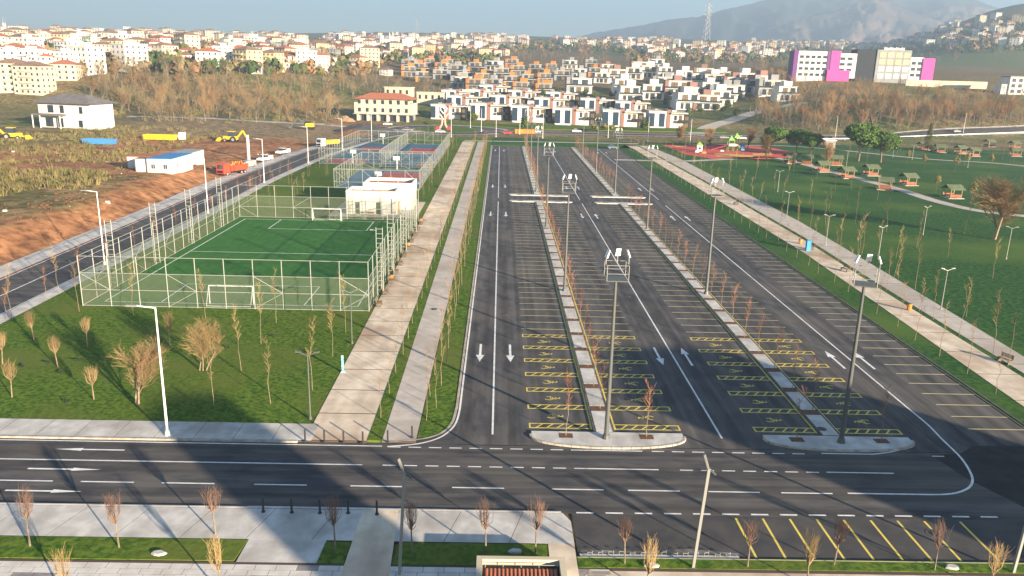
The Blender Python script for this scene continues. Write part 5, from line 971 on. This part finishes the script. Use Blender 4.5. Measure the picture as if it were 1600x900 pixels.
tag(mb.build('soil_clods', ['soil', 'boulder']), 'clods of soil and rubble along the dirt bank', None, None, 'stuff')
# ------------------------------------------------------------------ park furniture
def gazebo():
    o = thing('picnic_shelter', 'x', 'shelter', (0, 0, .07), 0, 'picnic shelters in the park'); MB().box(-2, 2, -2, 2, 0, .12).build('floor', 'path_grey', o)
    for a in ((-1.5, -1.4), (1.5, -1.4), (1.5, 1.4), (-1.5, 1.4)): MB().bar((*a, .1), (*a, 2.3), .16).build('post', 'wood', o)
    for s_ in (-1, 1):
        mb = MB(); mb.side([(0, 3.2), (0, 3.3), (s_ * 2.1, 2.25), (s_ * 2.1, 2.15)], -2, 2); mb.build('roof_slope', 'roof_green', o, None, 0)
    mb = MB(); mb.side([(-1.6, 2.3), (1.6, 2.3), (0, 3.18)], -1.75, -1.7); mb.build('gable', 'wood_red', o)
    for s_ in (-1, 1): MB().box(s_ * 1.25 - .2, s_ * 1.25 + .2, -1.3, 1.3, .45, .53).build('bench_seat', 'wood_red', o); MB().box(s_ * 1.5 - .04, s_ * 1.5 + .04, -1.3, 1.3, .3, 1.0).build('side_board', 'wood_red', o)
    MB().box(-.5, .5, -1.1, 1.1, .75, .82).build('table_top', 'wood_red', o); MB().box(-.15, .15, -.6, .6, .12, .75).build('table_leg', 'wood', o); return o
gz = gazebo(); G = [(1487, 309), (1418, 289), (1382, 296), (1360, 274), (1322, 278), (1284, 268), (1260, 257), (1234, 255), (1306, 258), (1442, 234), (1468, 238), (1545, 229), (1586, 244), (1585, 232), (1500, 240), (1520, 244)]
for i, p in enumerate(G):
    lb = 'wooden picnic shelter with green roof, %s from the left' % nth(sorted(q_[0] for q_ in G).index(p[0])); rz = R(random.choice((80, 95, 100, 70)))
    if i == 0: gz.location = g(*p, .07); gz.rotation_euler.z = rz; gz['label'] = lb
    else: dup(gz, g(*p, .07), rz, lb)
sheet('playground_surface', [g(*p).xy for p in ((1035, 227), (1070, 241), (1110, 248), (1180, 249), (1235, 246), (1238, 238), (1200, 230), (1140, 226))], .1, 'play_red')
for i, P_ in enumerate(([(1115, 240), (1180, 243), (1175, 246), (1120, 245)], [(1175, 240), (1210, 240), (1205, 243), (1178, 243)], [(1052, 228), (1075, 228), (1072, 230), (1055, 230)])): sheet('playground_patch', [g(*p).xy for p in P_], .106, 'play_yellow')
o = thing('play_tower', 'playground tower with green roofs and a long red slide', 'playground', g(1145, 236, .1)); s = mpp(g(1145, 236))
for a in ((-2, -1), (0, -1), (2, -1), (-2, 1), (0, 1), (2, 1)): MB().tube((*a, 0), (*a, 4), .1).build('post', 'play_green', o)
for x in (-1, 1): MB().box(x - 1, x + 1, -1, 1, 1.8, 1.95).build('deck', 'wood', o); hip(o, x - 1, x + 1, -1, 1, 4 + (x > 0), 1.8, 'play_green', .2); MB().box(x - .9, x + .9, -1.05, -.98, 1.95, 2.8).build('panel', 'white_wall', o)
MB().bar((-2, 0, 2.2), (-8.5, 0, .3), .9, .15).build('slide', 'car_red', o); MB().bar((2, 0, 1.9), (5, 0, .3), .8, .1).build('ramp', 'play_blue', o); MB().tube((3.4, .5, 1.5), (4.4, .5, 2.6), .6, .6, 10).build('tunnel', 'play_blue', o)
o = thing('play_house', 'small white play hut with a green roof on the red playground', 'playground', g(1092, 236, .1)); MB().box(-1, 1, -1, 1, 0, 2.2).build('wall', 'white_wall', o); hip(o, -1, 1, -1, 1, 2.2, 1.3, 'play_green', .3); win(o, 0, -1.03, .7, .8, .8, 'd')
for i, (p, m) in enumerate((((1160, 237), 'play_blue'), ((1089, 240), 'white_metal'), ((1100, 242), 'orange'), ((1128, 239), 'pole_grey'))):
    o = thing('spring_rocker', 'small %s spring rocker on the red playground' % ('blue', 'white', 'orange', 'grey')[i], 'playground', g(*p, .1)); MB().tube((0, 0, 0), (0, 0, .5), .15, .1).build('spring', 'black', o); MB().box(-.7, .7, -.25, .25, .5, 1.1, 0, .12).build('seat', m, o)
o = thing('park_hut', 'small grey park hut behind the low pines', 'hut', g(1297, 231, .07)); wall(o, -2, 2, 0, 3.5, 0, 2.8, 'grey_wall'); MB().box(-2.4, 2.4, -.5, 3.8, 2.8, 3.05).build('roof', 'white_wall', o); win(o, 0, -.04, .8, 1.6, 1.3, 'd')
o = thing('road_guardrail', 'low pale guard rail along the far right road', 'guard rail'); P_ = [gt(*p) for p in ((1220, 220), (1320, 219), (1450, 214), (1530, 211), (1610, 208))]
for a, b in zip(P_, P_[1:]):
    MB().bar(a + Vector((0, 0, .7)), b + Vector((0, 0, .7)), .1, .3).build('rail', 'white_metal', o)
    for k in range(6): q_ = a.lerp(b, k / 6); MB().bar(q_, q_ + Vector((0, 0, .8)), .15).build('post', 'white_metal', o)
o = thing('roadside_barrier', 'orange barrier mesh beside the far road left of the terrace lawn', 'barrier', gt(822, 210))
for k in range(5): MB().box(-5 + k * 2.2, -4.9 + k * 2.2, 0, .1, 0, 2.6).build('post', 'pole_dark', o)
MB().box(-5, 4, .1, .14, .3, 2.2).build('panel', 'orange', o)
# ------------------------------------------------------------------ woods, shrubs
WK = [bare(500 + i, 11, 4, 3, .8, .15, [('bark_dark', 'bark', 'bark_pale')[i % 3], ('wood_a', 'wood_b', 'wood_c')[i % 3]], 1 + i % 2, .22, 900, .3) for i in range(9)]
rw = random.Random(17); W_ = []
def inpoly(x, y, P_):
    r_ = False
    for (a, b), (c_, d) in zip(P_, P_[1:] + P_[:1]):
        if (b > y) != (d > y) and x < (c_ - a) * (y - b) / (d - b) + a: r_ = not r_
    return r_
ZN = [('left wood', [(130, 165), (165, 130), (300, 122), (430, 120), (520, 128), (560, 140), (520, 160), (535, 190), (420, 192), (300, 192), (200, 188)], 240, (0, 1, 2, 3, 6, 4)), ('right wood', [(1090, 140), (1180, 115), (1250, 118), (1260, 140), (1340, 148), (1480, 155), (1600, 160), (1620, 196), (1440, 203), (1260, 208), (1180, 196), (1150, 180), (1250, 170), (1250, 160)], 380, (1, 4, 7, 0, 3, 1)), ('hill wood', [(780, 98), (800, 84), (960, 82), (1080, 90), (1230, 96), (1250, 112), (1100, 108), (960, 100)], 150, (1, 4, 7)), ('middle wood', [(540, 160), (560, 120), (600, 128), (640, 142), (760, 150), (700, 150), (600, 150)], 40, (0, 3, 2)), ('slope wood', [(1180, 75), (1300, 78), (1450, 82), (1600, 60), (1600, 90), (1480, 100), (1240, 92)], 90, (2, 5, 0)), ('city wood', [(130, 110), (330, 104), (560, 118), (560, 128), (400, 118), (160, 128)], 60, (0, 2, 3))]
for nm, P_, n_, kinds in ZN:
    k = 0; x0, x1 = min(a[0] for a in P_), max(a[0] for a in P_); y0, y1 = min(a[1] for a in P_), max(a[1] for a in P_)
    while k < n_:
        x, y = rw.uniform(x0, x1), rw.uniform(y0, y1)
        if inpoly(x, y, P_):
            P = gt(x, y); k += 1
            if P is not None: W_.append((P.y, x, nm, P, rw.choice(kinds)))
W_.sort(key=lambda q_: q_[0]); stm = MB(); cw = {}
light = [bare(600 + i, 11, 3, 3, .8, .15, ['bark', ('wood_a', 'wood_b', 'wood_c')[i]], 1, .22, 520, .3) for i in range(3)]
LV = [([tuple(v.co) for v in q_.vertices], [tuple(p.vertices) for p in q_.polygons], [p.material_index for p in q_.polygons]) for q_ in light]
for i, (yy, x, nm, P, v) in enumerate(W_):
    sc = rw.uniform(.7, 1.25) * (1 if yy < 650 else .85)
    if i < 298:
        key = (nm, v % 3); cw[key] = cw.get(key, -1) + 1
        tag(link('woodland_tree', WK[v], None, P - Vector((0, 0, .2)), rw.uniform(0, 6.28)), 'bare %s tree in the %s, %s nearest of its colour' % (('olive brown', 'orange brown', 'dark brown')[v % 3], {'left wood': 'wood behind the site', 'right wood': 'wood below the school', 'hill wood': 'wood above the villas', 'middle wood': 'clump behind the roundabout', 'slope wood': 'wood on the right slope', 'city wood': 'belt at the city edge'}[nm], nth(cw[key])), 'tree', 'bare woodland trees').scale = (sc, sc, sc * rw.uniform(.9, 1.2))
    else:
        vs, fs, ms = LV[v % 3]; k = len(stm.v); a = rw.uniform(0, 6.28); c_, s_ = math.cos(a) * sc, math.sin(a) * sc
        stm.v += [(P.x + c_ * p[0] - s_ * p[1], P.y + s_ * p[0] + c_ * p[1], P.z + p[2] * sc) for p in vs]; stm.f += [tuple(k + j for j in f) for f in fs]; stm.m += [1 + v % 3 if m_ else 0 for m_ in ms]
tag(stm.build('distant_woodland', ['bark', 'wood_a', 'wood_b', 'wood_c']), 'far bare brown woodland on the hill slopes', None, None, 'stuff')
# evergreen shrubs between the villas and through the city
bush = [leafy(700 + i, 2.2, 2.2, 380, .3, 6, ['leaf_dark', 'leaf_olive'], 2.2) for i in range(4)] + [leafy(710, 2.4, 2.0, 380, .3, 6, ['leaf_olive', 'leaf_yellow'], 2)]
sh = [(885, 152), (872, 148), (850, 152), (955, 152), (968, 150), (1000, 160), (1040, 165), (1085, 165), (1120, 172), (1095, 176), (1130, 176), (1140, 170), (900, 152), (912, 150), (930, 156), (1012, 140), (985, 140), (1060, 160), (1075, 182), (1150, 182), (955, 205), (945, 206), (930, 206), (1010, 205), (820, 200), (300, 113), (205, 116), (460, 92), (480, 95), (505, 90), (1208, 85), (735, 190), (742, 190), (560, 150), (575, 150), (600, 92), (1050, 92)]
for i, p in enumerate(sorted(sh)):
    P = gt(*p); o = tag(link('evergreen_shrub', bush[4 if 925 < p[0] < 960 and p[1] > 200 else i % 4], None, P, i), 'round evergreen shrub among the hillside houses, %s from the left' % nth(i), 'shrub', 'evergreen shrubs among the houses'); o.scale = (random.uniform(.7, 1.4),) * 3
mb = MB(); rs = random.Random(33)
for k in range(2100):
    x = rs.uniform(-10, 1610); y = rs.uniform(upper(x) + 2, lower(x) + 8); P = gt(x, y)
    if P is None or P.y < 470: continue
    r_ = rs.uniform(2.2, 5.0); H = r_ * rs.uniform(1.2, 2.2); mi = rs.choice((0, 0, 1, 2, 2, 3))
    for j in range(26):
        d = Vector((rs.gauss(0, 1), rs.gauss(0, 1), rs.gauss(0, 1))).normalized(); q_ = P + Vector((d.x * r_, d.y * r_, H * .6 + d.z * H * .5)) * 1.0; u = Vector((rs.uniform(-1, 1), rs.uniform(-1, 1), rs.uniform(-1, 1))).normalized() * r_ * .36; v = u.cross(d + Vector((.02, .01, 0))).normalized() * r_ * .3; mb.quad(q_ - u - v, q_ + u - v, q_ + u + v, q_ - u + v, mi)
tag(mb.build('city_trees', ['leaf_dark', 'leaf_olive', 'wood_a', 'wood_b']), 'small dark trees scattered between the far houses', None, None, 'stuff')
# dry scrub and tall weeds beyond the dirt bank
mb = MB(); rs = random.Random(44)
for k in range(16000):
    y = rs.uniform(88, 330); x = -90 - 9 * math.sin(y / 31) - abs(rs.gauss(0, 42)) if y < 200 else rs.uniform(-240, -105)
    if x < -250 or fbm(np.array(x / 12.), np.array(y / 12.), 5, 2) < .47: continue
    z = float(T(x, y)); h = rs.uniform(.3, 1.2) * (1.8 if rs.random() < .12 else 1); a = rs.uniform(0, 6.28); w_ = .05 + .05 * h; dx, dy = math.cos(a) * w_, math.sin(a) * w_
    for j in range(5): lx, ly = rs.gauss(0, .35) * h, rs.gauss(0, .35) * h; ox, oy = rs.uniform(-.5, .5), rs.uniform(-.5, .5); kk = len(mb.v); mb.v += [(x + ox - dx, y + oy - dy, z), (x + ox + dx, y + oy + dy, z), (x + ox + lx, y + oy + ly, z + h)]; mb.f.append((kk, kk + 1, kk + 2)); mb.m.append(int(rs.random() < .3))
tag(mb.build('dry_scrub', ['dry', 'leaf_olive']), 'tall dry weeds and scrub beyond the dirt bank', None, None, 'stuff')
mb = MB(); rs = random.Random(45)
for k in range(900):
    nm, P_, n_, kinds = rs.choice(ZN[:2]); x0, x1 = min(a[0] for a in P_), max(a[0] for a in P_); y0, y1 = min(a[1] for a in P_), max(a[1] for a in P_); x, y = rs.uniform(x0, x1), rs.uniform(y0, y1 + 4)
    if not inpoly(x, y - 2, P_): continue
    P = gt(x, y); r_ = rs.uniform(1, 2.4); mi = rs.randint(0, 3)
    for j in range(40):
        d = Vector((rs.gauss(0, .5), rs.gauss(0, .5), abs(rs.gauss(0, .7)))) * r_; q_ = P + d; u = Vector((rs.uniform(-1, 1), rs.uniform(-1, 1), rs.uniform(0, 1.5))).normalized() * r_ * .5; v = u.orthogonal().normalized() * .09; kk = len(mb.v); mb.v += [tuple(q_ - v), tuple(q_ + v), tuple(q_ + u)]; mb.f.append((kk, kk + 1, kk + 2)); mb.m.append(mi)
tag(mb.build('undergrowth', ['wood_a', 'wood_b', 'dry', 'leaf_olive']), 'brown undergrowth below the bare woods', None, None, 'stuff')
# crows on the lawn and on the pitch fence
mb = MB(); prof = [(-.24, .012, .16), (-.16, .04, .17), (-.06, .075, .19), (.04, .08, .22), (.11, .05, .26), (.16, .045, .29), (.2, .035, .29), (.23, .014, .285), (.28, .004, .275)]
for k, (x, r_, z) in enumerate(prof):
    for j in range(8): a = j * .7854; mb.v.append((x, r_ * .85 * math.cos(a), z + r_ * math.sin(a)))
for k in range(len(prof) - 1):
    for j in range(8): mb.f.append((k * 8 + j, k * 8 + (j + 1) % 8, k * 8 + 8 + (j + 1) % 8, k * 8 + 8 + j)); mb.m.append(0)
for y in (-.035, .035): mb.tube((.0, y, .17), (.02, y, 0), .008, .006, 4)
mb.side([(-.34, .13), (-.34, .15), (-.18, .185), (-.18, .15)], -.04, .04); cm_ = mb.mesh('crow', 'black')
CP = [(g(p[0], p[1], .1), 'black crow standing on the left lawn, %s from the left') for p in ((36, 575), (57, 533), (75, 570), (95, 585), (102, 630), (120, 566), (330, 512), (357, 545), (430, 528))] + [(Vector((x, 89.6, 4.08)), 'black crow perched on the front rail of the pitch fence, %s from the left') for x in (-45.8, -40.2, -24.5, -21.7, -16.2)]
for i, (P, lb) in enumerate(CP): o = tag(link('crow', cm_, None, P, i * 2.1), lb % nth(i if i < 9 else i - 9), 'bird', 'crows'); o.scale = (1.15,) * 3
# ------------------------------------------------------------------ buildings behind the camera whose long shadows cross the road
for nm, lb, x0, x1, y0, y1, h in (('stair_tower', 'slim pale tower standing behind the viewpoint', 37.2, 42, -14.4, -10, 20.3), ('apartment_block', 'pale apartment block behind the viewpoint to the right', 78, 90, -10, 3.5, 20.6)):
    o = thing(nm, lb, 'building', ((x0 + x1) / 2, y0, 0)); w_ = x1 - x0; wall(o, -w_ / 2, w_ / 2, 0, y1 - y0, 0, h - .4, 'cream_wall'); MB().box(-w_ / 2 - .1, w_ / 2 + .1, -.1, y1 - y0 + .1, h - .4, h).build('roof', 'grey_wall', o)
    for f in range(6):
        for k in range(2): win(o, (-.25 + .5 * k) * w_, y1 - y0 + .03, 1 + f * 3.1, 1.2, 1.5, 'd')
# ------------------------------------------------------------------ haze
hz = MB().box(-6500, 6500, -450, 9000, -1.5, 900).build('haze', []); tag(hz, 'thin pale haze over the city and mountains', None, None, 'stuff')
hm = bpy.data.materials.new('haze'); hm.use_nodes = True; hm.node_tree.nodes.clear(); pv = hm.node_tree.nodes.new('ShaderNodeVolumePrincipled'); pv.inputs['Color'].default_value = (.56, .77, 1, 1); pv.inputs['Density'].default_value = 2.2e-4; pv.inputs['Anisotropy'].default_value = .1
ho = hm.node_tree.nodes.new('ShaderNodeOutputMaterial'); hm.node_tree.links.new(pv.outputs[0], ho.inputs['Volume']); hz.data.materials.append(hm)
